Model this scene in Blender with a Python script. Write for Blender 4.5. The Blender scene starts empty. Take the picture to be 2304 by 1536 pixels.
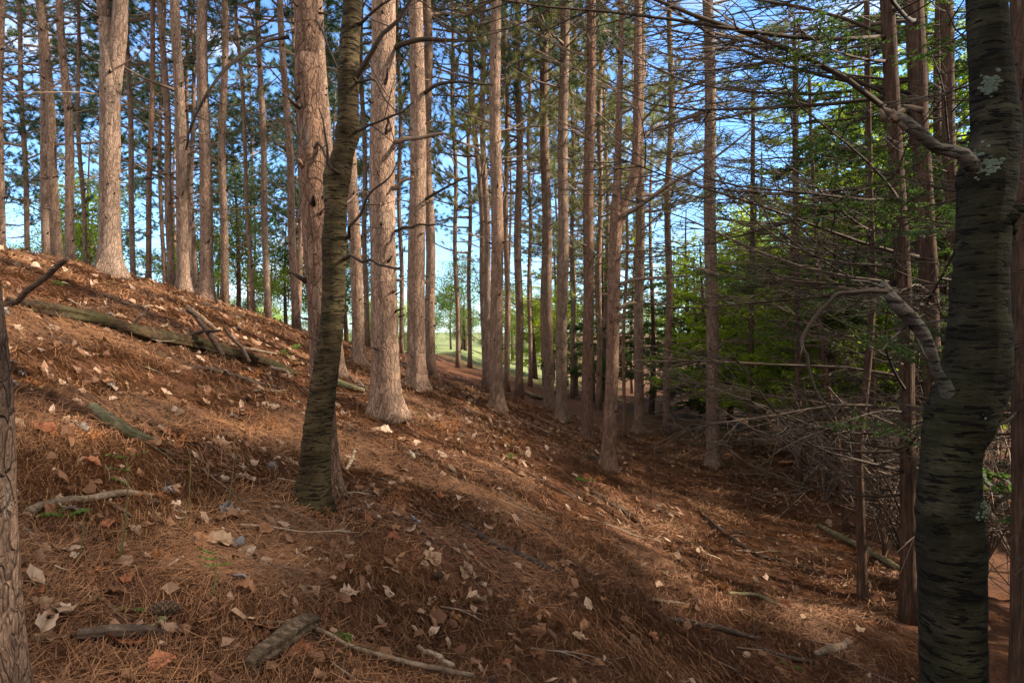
import bpy, math, random
import numpy as np
from mathutils import noise as mnoise, Vector

R = math.radians
SC = bpy.context.scene
COL = SC.collection
random.seed(7)
RNG = np.random.default_rng(11)

# ------------------------------------------------------------------ camera numbers
CAMZ = 1.6
F = 1536.0
PITCH = R(1.0)
FWD = np.array([0, math.cos(PITCH), -math.sin(PITCH)])
UPV = np.array([0, math.sin(PITCH), math.cos(PITCH)])
RGT = np.array([1.0, 0, 0])


def cw(u):
    return 1 / math.sqrt(1 + ((u - 1152) / F) ** 2)


def ray(u, v):
    return FWD + (u - 1152) / F * RGT + (768 - v) / F * UPV


def at(u, v, Y):
    d = ray(u, v)
    return np.array([0, 0, CAMZ]) + d * (Y / d[1])


# ------------------------------------------------------------------ terrain height
_px = np.array([-60, -30, -14, -10, -8, -6.5, -5.6, -4.5, -3.6, -2.5, -1.4, -.5, 0, 1, 1.7, 2.5, 3.8, 6, 10, 20, 40, 80.])
_pz = np.array([1.0, 1.5, 1.62, 1.47, 1.24, 1.02, .82, .42, .03, -.5, -.9, -1.2, -1.4, -1.85, -2.2, -2.42, -2.62, -2.8, -2.9, -2.8, -2.2, -2.0])
_tx = np.linspace(-60, 80, 2801)
_tz = np.interp(_tx, _px, _pz)
_k = np.exp(-0.5 * (np.arange(-40, 41) * 0.05 / 0.55) ** 2)
_k /= _k.sum()
_tz = np.convolve(np.pad(_tz, 40, mode='edge'), _k, mode='valid')


def sstep(a, b, x):
    t = np.clip((x - a) / (b - a), 0, 1)
    return t * t * (3 - 2 * t)


def vhash(ix, iy, seed):
    n = (ix * 374761393 + iy * 668265263 + seed * 1442695041) & 0xFFFFFFFF
    n = ((n ^ (n >> 13)) * 1274126177) & 0xFFFFFFFF
    return ((n ^ (n >> 16)) & 0xFFFF) / 65535.0


def vnoise(x, y, seed=0):
    x = np.asarray(x, float); y = np.asarray(y, float)
    ix = np.floor(x).astype(np.int64); iy = np.floor(y).astype(np.int64)
    fx = x - ix; fy = y - iy
    fx = fx * fx * (3 - 2 * fx); fy = fy * fy * (3 - 2 * fy)
    a = vhash(ix, iy, seed); b = vhash(ix + 1, iy, seed)
    c = vhash(ix, iy + 1, seed); d = vhash(ix + 1, iy + 1, seed)
    return (a * (1 - fx) + b * fx) * (1 - fy) + (c * (1 - fx) + d * fx) * fy


def height(x, y):
    x = np.asarray(x, float); y = np.asarray(y, float)
    b = np.interp(x, _tx, _tz)
    kl = 1 - sstep(-2, 3, x) * 0.85
    fall = (0.42 * sstep(8.5, 16, y) + 0.35 * sstep(15, 40, y)) * kl
    left = 1 - sstep(-6, -2.5, x)
    fall = fall + left * 2.6 * sstep(12.5, 32, y)
    far = sstep(32, 90, y)
    z = b - fall
    z = z * (1 - far) + (-1.9) * far
    # bank behind the hollow on the right
    z = z + 0.7 * np.exp(-((x - 9.5) / 3.5) ** 2 - ((y - 29) / 3.5) ** 2)
    r = np.hypot(x, y)
    amp = np.clip(1.6 - r / 40, 0.25, 1)
    z = z + amp * (0.10 * (vnoise(x * .8, y * .8, 1) - .5) + 0.07 * (vnoise(x * 2.3, y * 2.3, 2) - .5)
                   + 0.035 * (vnoise(x * 6.1, y * 6.1, 3) - .5) + 0.016 * (vnoise(x * 15, y * 15, 4) - .5))
    return z + CAMZ


def H(x, y):
    return float(height(x, y))


def ghit(u, v, tmax=90):
    d = ray(u, v); o = np.array([0, 0, CAMZ])
    ts = np.concatenate([np.arange(.9, 30, .02), np.arange(30, tmax, .2)])
    p = o + ts[:, None] * d
    below = p[:, 2] < height(p[:, 0], p[:, 1])
    if not below.any():
        return None
    return p[int(np.argmax(below))]


# ------------------------------------------------------------------ mesh builder
class MB:
    def __init__(self):
        self.v = []; self.q = []; self.t = []; self.qm = []; self.tm = []; self.tint = []; self.n = 0

    def add(self, v, quads=None, tris=None, mat=0, tint=0.5):
        v = np.asarray(v, np.float32).reshape(-1, 3)
        if quads is not None and len(quads):
            q = np.asarray(quads, np.int32).reshape(-1, 4) + self.n
            self.q.append(q); self.qm.append(np.full(len(q), mat, np.int32))
        if tris is not None and len(tris):
            t = np.asarray(tris, np.int32).reshape(-1, 3) + self.n
            self.t.append(t); self.tm.append(np.full(len(t), mat, np.int32))
        ti = np.asarray(tint, np.float32)
        self.tint.append(np.full(len(v), ti, np.float32) if ti.ndim == 0 else ti)
        self.v.append(v); self.n += len(v)

    def tube(self, pts, rad, sides=4, mat=0, tint=0.5, cap=True, disp=None):
        pts = np.asarray(pts, float); rad = np.asarray(rad, float)
        n = len(pts)
        tan = np.gradient(pts, axis=0)
        tan /= (np.linalg.norm(tan, axis=1)[:, None] + 1e-9)
        ref = np.array([1.0, 0, 0]) if abs(tan[:, 0]).mean() < .6 else np.array([0, 0, 1.0])
        a = np.cross(tan, ref); a /= (np.linalg.norm(a, axis=1)[:, None] + 1e-9)
        b = np.cross(tan, a)
        th = np.arange(sides) / sides * 2 * math.pi
        rr = rad[:, None] * np.ones(sides)
        if disp is not None:
            rr = disp(rr, th, pts)
        v = pts[:, None, :] + rr[:, :, None] * (np.cos(th)[None, :, None] * a[:, None, :] + np.sin(th)[None, :, None] * b[:, None, :])
        i = np.arange(n - 1)[:, None] * sides; j = np.arange(sides)[None, :]; j2 = (j + 1) % sides
        q = np.stack([i + j, i + sides + j, i + sides + j2, i + j2], -1).reshape(-1, 4)
        vv = v.reshape(-1, 3); tris = None
        if cap:
            vv = np.vstack([vv, pts[-1] + tan[-1] * rad[-1] * .5, pts[0]])
            k = n * sides; o = (n - 1) * sides
            tris = [[o + s, k, o + (s + 1) % sides] for s in range(sides)]
            tris += [[(s + 1) % sides, k + 1, s] for s in range(sides)]
        self.add(vv, q, tris, mat, tint)

    def mesh(self, name, mats, smooth=True):
        me = bpy.data.meshes.new(name)
        V = np.concatenate(self.v)
        q = np.concatenate(self.q) if self.q else np.zeros((0, 4), np.int32)
        t = np.concatenate(self.t) if self.t else np.zeros((0, 3), np.int32)
        me.vertices.add(len(V)); me.vertices.foreach_set('co', V.ravel())
        nl = q.size + t.size
        me.loops.add(nl); me.loops.foreach_set('vertex_index', np.concatenate([q.ravel(), t.ravel()]))
        me.polygons.add(len(q) + len(t))
        ls = np.concatenate([np.arange(len(q)) * 4, q.size + np.arange(len(t)) * 3]).astype(np.int32)
        me.polygons.foreach_set('loop_start', ls)
        mi = np.concatenate((self.qm or [np.zeros(0, np.int32)]) + (self.tm or [np.zeros(0, np.int32)]))
        for m in mats:
            me.materials.append(m)
        me.polygons.foreach_set('material_index', mi.astype(np.int32))
        me.polygons.foreach_set('use_smooth', np.full(len(mi), smooth))
        at_ = me.attributes.new('tint', 'FLOAT', 'POINT')
        at_.data.foreach_set('value', np.concatenate(self.tint))
        me.update(calc_edges=True)
        me.validate()
        return me


def tag(o, label=None, cat=None, group=None, kind=None):
    if label: o['label'] = label
    if cat: o['category'] = cat
    if group: o['group'] = group
    if kind: o['kind'] = kind
    return o


def obj(name, me, parent=None, loc=(0, 0, 0)):
    o = bpy.data.objects.new(name, me)
    COL.objects.link(o)
    if parent is not None: o.parent = parent
    o.location = loc
    return o


def empty(name, loc, rz=0):
    o = bpy.data.objects.new(name, None)
    o.empty_display_size = .2
    o.location = loc; o.rotation_euler = (0, 0, rz)
    COL.objects.link(o)
    return o


# ------------------------------------------------------------------ materials
def newmat(name):
    m = bpy.data.materials.new(name); m.use_nodes = True
    nt = m.node_tree; nt.nodes.clear()
    return m, nt, nt.nodes, nt.links


def N(nd, t, **kw):
    n = nd.new(t)
    for k, v in kw.items():
        if k in n.inputs.keys() if hasattr(n.inputs, 'keys') else False:
            n.inputs[k].default_value = v
        else:
            setattr(n, k, v)
    return n


def ramp(nd, stops):
    r = nd.new('ShaderNodeValToRGB')
    e = r.color_ramp.elements
    while len(e) < len(stops): e.new(0.5)
    for i, (p, c) in enumerate(stops):
        e[i].position = p; e[i].color = (*c, 1)
    return r


def mixc(nd, lk, fac, a, b, mode='MIX'):
    m = nd.new('ShaderNodeMix'); m.data_type = 'RGBA'; m.blend_type = mode
    for s, val in ((0, fac), (6, a), (7, b)):
        if isinstance(val, (int, float)): m.inputs[s].default_value = val
        elif isinstance(val, tuple): m.inputs[s].default_value = (*val, 1)
        else: lk.new(val, m.inputs[s])
    return m.outputs[2]


def math_(nd, lk, op, a, b=None, clamp=False):
    m = nd.new('ShaderNodeMath'); m.operation = op; m.use_clamp = clamp
    for s, val in ((0, a), (1, b)):
        if val is None: continue
        if isinstance(val, (int, float)): m.inputs[s].default_value = val
        else: lk.new(val, m.inputs[s])
    return m.outputs[0]


def coords(nd, lk, scale, kind='Object', rnd=True):
    tc = nd.new('ShaderNodeTexCoord')
    mp = nd.new('ShaderNodeMapping'); mp.inputs['Scale'].default_value = scale
    lk.new(tc.outputs[kind], mp.inputs['Vector'])
    if rnd:
        oi = nd.new('ShaderNodeObjectInfo')
        s = math_(nd, lk, 'MULTIPLY', oi.outputs['Random'], 37.0)
        cx = nd.new('ShaderNodeCombineXYZ')
        for i in range(3): lk.new(s, cx.inputs[i])
        lk.new(cx.outputs[0], mp.inputs['Location'])
    return mp.outputs[0]


def noise(nd, lk, vec, scale, detail=4, rough=.6):
    n = nd.new('ShaderNodeTexNoise'); n.inputs['Scale'].default_value = scale
    n.inputs['Detail'].default_value = detail; n.inputs['Roughness'].default_value = rough
    lk.new(vec, n.inputs['Vector'])
    return n.outputs['Fac']


def finish(nd, lk, col, rough, height=None, bump=.5, dist=.02, spec=.25):
    b = nd.new('ShaderNodeBsdfPrincipled')
    lk.new(col, b.inputs['Base Color'])
    b.inputs['Roughness'].default_value = rough
    b.inputs['Specular IOR Level'].default_value = spec
    if height is not None:
        bp = nd.new('ShaderNodeBump'); bp.inputs['Strength'].default_value = bump
        bp.inputs['Distance'].default_value = dist
        lk.new(height, bp.inputs['Height']); lk.new(bp.outputs[0], b.inputs['Normal'])
    o = nd.new('ShaderNodeOutputMaterial'); lk.new(b.outputs[0], o.inputs[0])


def mat_pine_bark(name, hue=(1, 1, 1), scale=1.0):
    m, nt, nd, lk = newmat(name)
    c = coords(nd, lk, (1, 1, .32))
    wob = noise(nd, lk, c, 9 * scale, 3)
    # distort
    mm = nd.new('ShaderNodeVectorMath'); mm.operation = 'MULTIPLY_ADD'
    cx = nd.new('ShaderNodeCombineXYZ')
    for i in range(3): lk.new(wob, cx.inputs[i])
    lk.new(cx.outputs[0], mm.inputs[0]); mm.inputs[1].default_value = (.11, .11, .11); lk.new(c, mm.inputs[2])
    v = nd.new('ShaderNodeTexVoronoi'); v.feature = 'DISTANCE_TO_EDGE'; v.inputs['Scale'].default_value = 25 * scale
    lk.new(mm.outputs[0], v.inputs['Vector'])
    v2 = nd.new('ShaderNodeTexVoronoi'); v2.inputs['Scale'].default_value = 25 * scale
    lk.new(mm.outputs[0], v2.inputs['Vector'])
    v3 = nd.new('ShaderNodeTexVoronoi'); v3.feature = 'DISTANCE_TO_EDGE'; v3.inputs['Scale'].default_value = 62 * scale
    lk.new(mm.outputs[0], v3.inputs['Vector'])
    fine = noise(nd, lk, c, 70 * scale, 6, .7)
    big = noise(nd, lk, c, 3.0, 4, .65)
    plate = math_(nd, lk, 'MULTIPLY', v.outputs['Distance'], 9, True)
    pl2 = math_(nd, lk, 'MULTIPLY', v3.outputs['Distance'], 6, True)
    hgt = math_(nd, lk, 'ADD', plate, math_(nd, lk, 'MULTIPLY', pl2, .35))
    hgt = math_(nd, lk, 'ADD', hgt, math_(nd, lk, 'MULTIPLY', fine, 1.1))
    r1 = ramp(nd, [(.25, tuple(a * b for a, b in zip((.15, .115, .096), hue))), (.55, tuple(a * b for a, b in zip((.30, .245, .212), hue))), (.8, tuple(a * b for a, b in zip((.44, .375, .335), hue)))])
    lk.new(fine, r1.inputs[0])
    # plate to plate difference
    sep = nd.new('ShaderNodeSeparateColor'); lk.new(v2.outputs['Color'], sep.inputs[0])
    pc = mixc(nd, lk, sep.outputs[0], tuple(a * b for a, b in zip((.66, .62, .59), (1, 1, 1))), (1.2, 1.14, 1.1))
    col = mixc(nd, lk, .95, r1.outputs[0], pc, 'MULTIPLY')
    rb = ramp(nd, [(.35, (1.05, 1.02, 1.0)), (.7, (.90, .79, .71))]); lk.new(big, rb.inputs[0])
    col = mixc(nd, lk, .8, col, rb.outputs[0], 'MULTIPLY')
    oi = nd.new('ShaderNodeObjectInfo')
    rt = ramp(nd, [(.0, (.80, .74, .70)), (.35, (1.08, .98, .88)), (.7, (.98, .95, .92)), (1, (1.2, 1.08, .97))]); lk.new(oi.outputs['Random'], rt.inputs[0])
    col = mixc(nd, lk, 1.0, col, rt.outputs[0], 'MULTIPLY')
    li = noise(nd, lk, c, 11, 5, .7)
    rli = ramp(nd, [(.6, (0, 0, 0)), (.72, (1, 1, 1))]); lk.new(li, rli.inputs[0])
    col = mixc(nd, lk, math_(nd, lk, 'MULTIPLY', rli.outputs[0], .4), col, (.34, .34, .30))
    fur = math_(nd, lk, 'SUBTRACT', 1.0, math_(nd, lk, 'MULTIPLY', v.outputs['Distance'], 22, True))
    col = mixc(nd, lk, math_(nd, lk, 'MULTIPLY', math_(nd, lk, 'MULTIPLY', fur, math_(nd, lk, 'MULTIPLY', fine, 1.7, True)), .85), col, (.075, .045, .032))
    finish(nd, lk, col, .9, hgt, 1.0, .012, .15)
    return m


def mat_cherry_bark(name, base, dark, light, green):
    m, nt, nd, lk = newmat(name)
    c = coords(nd, lk, (1, 1, 5.5), rnd=False)
    len1 = noise(nd, lk, c, 17, 2, .55)
    c2 = coords(nd, lk, (1, 1, 1), rnd=False)
    big = noise(nd, lk, c2, 5, 5, .65)
    fine = noise(nd, lk, c2, 60, 5, .7)
    c3 = coords(nd, lk, (1, 1, 9), rnd=False)
    band = noise(nd, lk, c3, 3.0, 5, .6)
    r0 = ramp(nd, [(.3, tuple(x * .55 for x in base)), (.5, base), (.72, light)]); lk.new(big, r0.inputs[0])
    rf = ramp(nd, [(.3, (.6, .6, .6)), (.7, (1.2, 1.2, 1.2))]); lk.new(fine, rf.inputs[0])
    col = mixc(nd, lk, .7, r0.outputs[0], rf.outputs[0], 'MULTIPLY')
    rbd = ramp(nd, [(.38, (.45, .45, .45)), (.56, (1.15, 1.15, 1.15))]); lk.new(band, rbd.inputs[0])
    col = mixc(nd, lk, .8, col, rbd.outputs[0], 'MULTIPLY')
    gm = noise(nd, lk, c2, 2.2, 3, .6)
    rg = ramp(nd, [(.5, (0, 0, 0)), (.7, (1, 1, 1))]); lk.new(gm, rg.inputs[0])
    col = mixc(nd, lk, math_(nd, lk, 'MULTIPLY', rg.outputs[0], .6), col, green)
    # lenticels
    rl = ramp(nd, [(.575, (0, 0, 0)), (.615, (1, 1, 1))]); lk.new(math_(nd, lk, 'ADD', len1, math_(nd, lk, 'MULTIPLY', math_(nd, lk, 'SUBTRACT', big, .5), .22)), rl.inputs[0])
    col = mixc(nd, lk, math_(nd, lk, 'MULTIPLY', rl.outputs[0], .9), col, dark)
    # lichen specks
    sp = noise(nd, lk, c2, 16, 4, .75)
    rs = ramp(nd, [(.70, (0, 0, 0)), (.76, (1, 1, 1))]); lk.new(sp, rs.inputs[0])
    col = mixc(nd, lk, math_(nd, lk, 'MULTIPLY', rs.outputs[0], .6), col, (.30, .32, .26))
    hgt = math_(nd, lk, 'ADD', math_(nd, lk, 'MULTIPLY', rl.outputs[0], .7), math_(nd, lk, 'MULTIPLY', fine, .4))
    hgt = math_(nd, lk, 'ADD', hgt, math_(nd, lk, 'MULTIPLY', band, .9))
    finish(nd, lk, col, .88, hgt, 1.0, .018, .1)
    return m


def mat_cedar_bark(name):
    m, nt, nd, lk = newmat(name)
    c = coords(nd, lk, (1, 1, .12))
    st = noise(nd, lk, c, 45, 5, .7)
    big = noise(nd, lk, c, 8, 3)
    r0 = ramp(nd, [(.3, (.028, .018, .013)), (.55, (.085, .055, .039)), (.75, (.16, .112, .082))]); lk.new(st, r0.inputs[0])
    rb = ramp(nd, [(.3, (.7, .65, .6)), (.7, (1.1, 1.0, .95))]); lk.new(big, rb.inputs[0])
    col = mixc(nd, lk, .8, r0.outputs[0], rb.outputs[0], 'MULTIPLY')
    finish(nd, lk, col, .92, st, 1.0, .02, .1)
    return m


def mat_twig(name, a, b, rough=.85):
    m, nt, nd, lk = newmat(name)
    c = coords(nd, lk, (1, 1, 1))
    n = noise(nd, lk, c, 14, 4, .7)
    atn = nd.new('ShaderNodeAttribute'); atn.attribute_name = 'tint'
    f = math_(nd, lk, 'ADD', math_(nd, lk, 'MULTIPLY', n, .6), math_(nd, lk, 'MULTIPLY', atn.outputs['Fac'], .5))
    r0 = ramp(nd, [(.3, a), (.75, b)]); lk.new(f, r0.inputs[0])
    finish(nd, lk, r0.outputs[0], rough, n, .5, .004, .2)
    return m


def mat_wood(name, cols, stretch=(1, 1, 1), scale=20, moss=None, bump=.8):
    """rotten / weathered wood; grain runs along the local x of the noise scale."""
    m, nt, nd, lk = newmat(name)
    c = coords(nd, lk, stretch)
    g = noise(nd, lk, c, scale, 6, .7)
    c2 = coords(nd, lk, (1, 1, 1))
    b = noise(nd, lk, c2, 6, 5, .65)
    r0 = ramp(nd, [(.28, cols[0]), (.5, cols[1]), (.72, cols[2])]); lk.new(g, r0.inputs[0])
    rb = ramp(nd, [(.3, (.5, .5, .5)), (.65, (1.2, 1.15, 1.1))]); lk.new(b, rb.inputs[0])
    col = mixc(nd, lk, .8, r0.outputs[0], rb.outputs[0], 'MULTIPLY')
    if moss:
        mo = noise(nd, lk, c2, 4.5, 4, .6)
        rm = ramp(nd, [(.5, (0, 0, 0)), (.66, (1, 1, 1))]); lk.new(mo, rm.inputs[0])
        col = mixc(nd, lk, math_(nd, lk, 'MULTIPLY', rm.outputs[0], .6), col, moss)
    finish(nd, lk, col, .9, g, bump, .012, .15)
    return m


def mat_leaf(name, c0, c1, c2, transl=.45, rough=.6, objrand=.35):
    m, nt, nd, lk = newmat(name)
    atn = nd.new('ShaderNodeAttribute'); atn.attribute_name = 'tint'
    oi = nd.new('ShaderNodeObjectInfo')
    f = math_(nd, lk, 'ADD', math_(nd, lk, 'MULTIPLY', atn.outputs['Fac'], 1 - objrand), math_(nd, lk, 'MULTIPLY', oi.outputs['Random'], objrand))
    r0 = ramp(nd, [(.12, c0), (.5, c1), (.9, c2)]); lk.new(f, r0.inputs[0])
    d = nd.new('ShaderNodeBsdfPrincipled'); d.inputs['Roughness'].default_value = rough; d.inputs['Specular IOR Level'].default_value = .2
    t = nd.new('ShaderNodeBsdfTranslucent')
    lk.new(r0.outputs[0], d.inputs['Base Color'])
    tc = mixc(nd, lk, .7, r0.outputs[0], (1.25, 1.25, .5), 'MULTIPLY')
    lk.new(tc, t.inputs['Color'])
    mx = nd.new('ShaderNodeMixShader'); mx.inputs[0].default_value = transl
    lk.new(d.outputs[0], mx.inputs[1]); lk.new(t.outputs[0], mx.inputs[2])
    o = nd.new('ShaderNodeOutputMaterial'); lk.new(mx.outputs[0], o.inputs[0])
    return m


def mat_dead_leaf(name, a, b, c):
    m, nt, nd, lk = newmat(name)
    oi = nd.new('ShaderNodeObjectInfo')
    cc = coords(nd, lk, (1, 1, 1))
    n = noise(nd, lk, cc, 55, 4, .65)
    atn = nd.new('ShaderNodeAttribute'); atn.attribute_name = 'tint'
    f = math_(nd, lk, 'ADD', math_(nd, lk, 'MULTIPLY', n, .45), math_(nd, lk, 'MULTIPLY', oi.outputs['Random'], .55))
    r0 = ramp(nd, [(.2, a), (.5, b), (.8, c)]); lk.new(f, r0.inputs[0])
    # vein tint: attribute stores 0..1 where 0 is the midrib or a side vein
    col = mixc(nd, lk, math_(nd, lk, 'SUBTRACT', 1.0, atn.outputs['Fac'], True), r0.outputs[0], (.62, .58, .52), 'MULTIPLY')
    d = nd.new('ShaderNodeBsdfPrincipled'); d.inputs['Roughness'].default_value = .7; d.inputs['Specular IOR Level'].default_value = .2
    lk.new(col, d.inputs['Base Color'])
    t = nd.new('ShaderNodeBsdfTranslucent'); lk.new(col, t.inputs['Color'])
    mx = nd.new('ShaderNodeMixShader'); mx.inputs[0].default_value = .2
    lk.new(d.outputs[0], mx.inputs[1]); lk.new(t.outputs[0], mx.inputs[2])
    o = nd.new('ShaderNodeOutputMaterial'); lk.new(mx.outputs[0], o.inputs[0])
    return m


def mat_ground():
    m, nt, nd, lk = newmat('forest_floor')
    tc = nd.new('ShaderNodeTexCoord')
    c = tc.outputs['Object']
    n1 = noise(nd, lk, c, .9, 6, .65)
    n2 = noise(nd, lk, c, 14, 6, .75)
    n3 = noise(nd, lk, c, 90, 5, .8)
    # needle-like streaks in two directions
    mp = nd.new('ShaderNodeMapping'); mp.inputs['Scale'].default_value = (18, 160, 18); mp.inputs['Rotation'].default_value = (0, 0, .5)
    lk.new(c, mp.inputs[0]); s1 = noise(nd, lk, mp.outputs[0], 1, 4, .7)
    mp2 = nd.new('ShaderNodeMapping'); mp2.inputs['Scale'].default_value = (150, 16, 18); mp2.inputs['Rotation'].default_value = (0, 0, .3)
    lk.new(c, mp2.inputs[0]); s2 = noise(nd, lk, mp2.outputs[0], 1, 4, .7)
    st = math_(nd, lk, 'MAXIMUM', s1, s2)
    r0 = ramp(nd, [(.42, (.055, .024, .013)), (.58, (.135, .062, .033)), (.74, (.25, .125, .062))]); lk.new(st, r0.inputs[0])
    r1 = ramp(nd, [(.3, (.55, .5, .5)), (.5, (1, 1, 1)), (.7, (1.15, 1.1, 1.0))]); lk.new(n2, r1.inputs[0])
    col = mixc(nd, lk, .9, r0.outputs[0], r1.outputs[0], 'MULTIPLY')
    r2 = ramp(nd, [(.36, (.5, .45, .44)), (.52, (1, 1, 1)), (.7, (1.15, 1.0, .85))]); lk.new(n1, r2.inputs[0])
    col = mixc(nd, lk, .8, col, r2.outputs[0], 'MULTIPLY')
    # position driven kinds of ground: leaf mould in the hollow, meadow beyond
    sp = nd.new('ShaderNodeSeparateXYZ'); lk.new(c, sp.inputs[0])
    yw = math_(nd, lk, 'ADD', sp.outputs[1], math_(nd, lk, 'MULTIPLY', n1, 6.0))
    fg = nd.new('ShaderNodeMapRange'); fg.inputs[1].default_value = 27; fg.inputs[2].default_value = 36
    lk.new(yw, fg.inputs[0])
    xw = math_(nd, lk, 'ADD', sp.outputs[0], math_(nd, lk, 'MULTIPLY', n1, 3.0))
    fx = nd.new('ShaderNodeMapRange'); fx.inputs[1].default_value = 6; fx.inputs[2].default_value = 3
    lk.new(xw, fx.inputs[0])
    gf = math_(nd, lk, 'MULTIPLY', fg.outputs[0], fx.outputs[0])
    rgm = ramp(nd, [(.3, (.10, .13, .05)), (.6, (.19, .22, .09)), (.8, (.28, .30, .14))]); lk.new(n2, rgm.inputs[0])
    col = mixc(nd, lk, gf, col, rgm.outputs[0])
    # mossy green tint in the damp foot of the slope
    f2 = nd.new('ShaderNodeMapRange'); f2.inputs[1].default_value = 1.6; f2.inputs[2].default_value = 4.2
    lk.new(sp.outputs[0], f2.inputs[0])
    f3 = nd.new('ShaderNodeMapRange'); f3.inputs[1].default_value = 10.5; f3.inputs[2].default_value = 15
    lk.new(sp.outputs[1], f3.inputs[0])
    rmo = ramp(nd, [(.47, (0, 0, 0)), (.62, (1, 1, 1))]); lk.new(n1, rmo.inputs[0])
    fm = math_(nd, lk, 'MULTIPLY', math_(nd, lk, 'MULTIPLY', f2.outputs[0], f3.outputs[0]), rmo.outputs[0])
    col = mixc(nd, lk, math_(nd, lk, 'MULTIPLY', fm, .55), col, (.07, .075, .022))
    hg = math_(nd, lk, 'ADD', math_(nd, lk, 'MULTIPLY', st, 1.2), math_(nd, lk, 'MULTIPLY', n3, .5))
    finish(nd, lk, col, .95, hg, .9, .02, .1)
    return m


M_PINED = mat_pine_bark('pine_bark_grey', (.52, .49, .46), 1.25)
M_PINEB = mat_pine_bark('pine_bark_brown', (.72, .64, .58), 1.1)
M_PINE = mat_pine_bark('pine_bark', (.88, .85, .80))
M_PINE2 = mat_pine_bark('pine_bark_reddish', (.86, .74, .66), 1.3)
M_PINE3 = mat_pine_bark('pine_bark_far', (1.0, .95, .92), .8)
M_CHERRY = mat_cherry_bark('cherry_bark', (.058, .042, .020), (.008, .006, .004), (.115, .085, .042), (.04, .04, .014))
M_BIRCH = mat_cherry_bark('birch_bark', (.019, .017, .010), (.004, .0035, .003), (.055, .049, .031), (.021, .025, .008))
M_SNAG = mat_cherry_bark('peeling_birch_limb', (.10, .085, .07), (.02, .016, .014), (.22, .195, .17), (.09, .10, .075))
M_CEDAR = mat_cedar_bark('cedar_bark')
M_TWIG = mat_twig('dead_twig_bark', (.075, .05, .035), (.27, .195, .14))
M_TWIGP = mat_twig('pale_twig_bark', (.14, .10, .065), (.40, .32, .23))
M_TWIGD = mat_twig('dark_twig_bark', (.020, .014, .010), (.068, .048, .034))
M_NEEDLE = mat_leaf('pine_needles', (.028, .065, .04), (.06, .11, .058), (.13, .18, .07), .38, .5)
M_NEEDLE_Y = mat_leaf('pine_needles_olive', (.09, .105, .045), (.165, .175, .075), (.27, .26, .11), .5, .5)
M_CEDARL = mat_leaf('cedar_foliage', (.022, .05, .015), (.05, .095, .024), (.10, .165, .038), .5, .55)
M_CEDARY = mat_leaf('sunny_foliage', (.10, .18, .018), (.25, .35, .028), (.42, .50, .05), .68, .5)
M_BROAD = mat_leaf('broad_leaves', (.035, .075, .018), (.085, .14, .03), (.18, .22, .05), .5, .5)
M_FERN = mat_leaf('fern_green', (.05, .11, .02), (.10, .19, .03), (.16, .27, .06), .4, .5)
M_DRYFERN = mat_leaf('dry_fern', (.20, .075, .025), (.34, .14, .05), (.45, .21, .085), .3, .7)
M_LITTER = mat_leaf('needle_litter', (.080, .036, .018), (.175, .084, .040), (.32, .165, .078), .1, .65, 0)
M_LEAFSTUFF = mat_leaf('leaf_litter', (.10, .045, .022), (.20, .105, .058), (.38, .27, .19), .15, .7, 0)
M_DLP = mat_dead_leaf('pale_dead_leaf', (.22, .135, .078), (.36, .24, .155), (.50, .38, .285))
M_DLT = mat_dead_leaf('tan_dead_leaf', (.15, .068, .032), (.25, .12, .058), (.35, .185, .095))
M_DLR = mat_dead_leaf('russet_dead_leaf', (.19, .065, .03), (.28, .105, .05), (.36, .15, .075))
M_DLG = mat_dead_leaf('grey_dead_leaf', (.15, .135, .13), (.22, .21, .21), (.31, .31, .32))
M_LOG = mat_wood('rotten_log_wood', ((.010, .007, .005), (.042, .027, .015), (.12, .08, .038)), (.25, 1, 1), 34, (.045, .045, .015))
M_LOGIN = mat_wood('rotten_log_heartwood', ((.05, .022, .01), (.20, .09, .03), (.36, .19, .07)), (.2, 1, 1), 30)
M_LOGP = mat_wood('weathered_log_wood', ((.020, .013, .009), (.075, .052, .033), (.22, .165, .11)), (.35, 1, .6), 60, None, 1.0)
M_STICK = mat_wood('weathered_stick', ((.06, .042, .03), (.15, .11, .075), (.27, .21, .15)), (.5, 1, 1), 40)
M_STICKD = mat_wood('dark_stick', ((.022, .016, .012), (.065, .045, .034), (.13, .10, .075)), (.5, 1, 1), 40)
M_STICKM = mat_wood('mossy_stick', ((.06, .05, .03), (.14, .125, .07), (.25, .215, .13)), (.4, 1, 1), 40, (.075, .095, .03))
M_CONE = mat_wood('pine_cone_scale', ((.03, .02, .014), (.07, .045, .03), (.15, .10, .07)), (1, 1, 1), 60)
M_LICHEN = mat_wood('pale_lichen', ((.06, .085, .06), (.10, .135, .10), (.15, .18, .145)), (1, 1, 1), 60)
M_STEM = mat_twig('green_stem', (.05, .06, .02), (.11, .115, .045))

# ------------------------------------------------------------------ ground
def axis(fine0, fine1, step, lo, hi, grow=1.13):
    mid = list(np.arange(fine0, fine1 + 1e-6, step))
    s = step; a = mid[-1]
    while a < hi:
        s *= grow; a += s; mid.append(a)
    s = step; a = mid[0]; pre = []
    while a > lo:
        s *= grow; a -= s; pre.append(a)
    return np.array(pre[::-1] + mid)


gx = axis(-6.5, 5, .045, -260, 260, 1.09)
gy = axis(.4, 12, .05, -30, 420, 1.07)
X, Y = np.meshgrid(gx, gy)
Z = height(X, Y)
mb = MB()
nx, ny = len(gx), len(gy)
i = (np.arange(ny - 1)[:, None] * nx + np.arange(nx - 1)[None, :]).ravel()
mb.add(np.stack([X, Y, Z], -1).reshape(-1, 3), np.stack([i, i + 1, i + nx + 1, i + nx], -1))
tag(obj('ground', mb.mesh('ground', [mat_ground()])), kind='structure')

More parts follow.
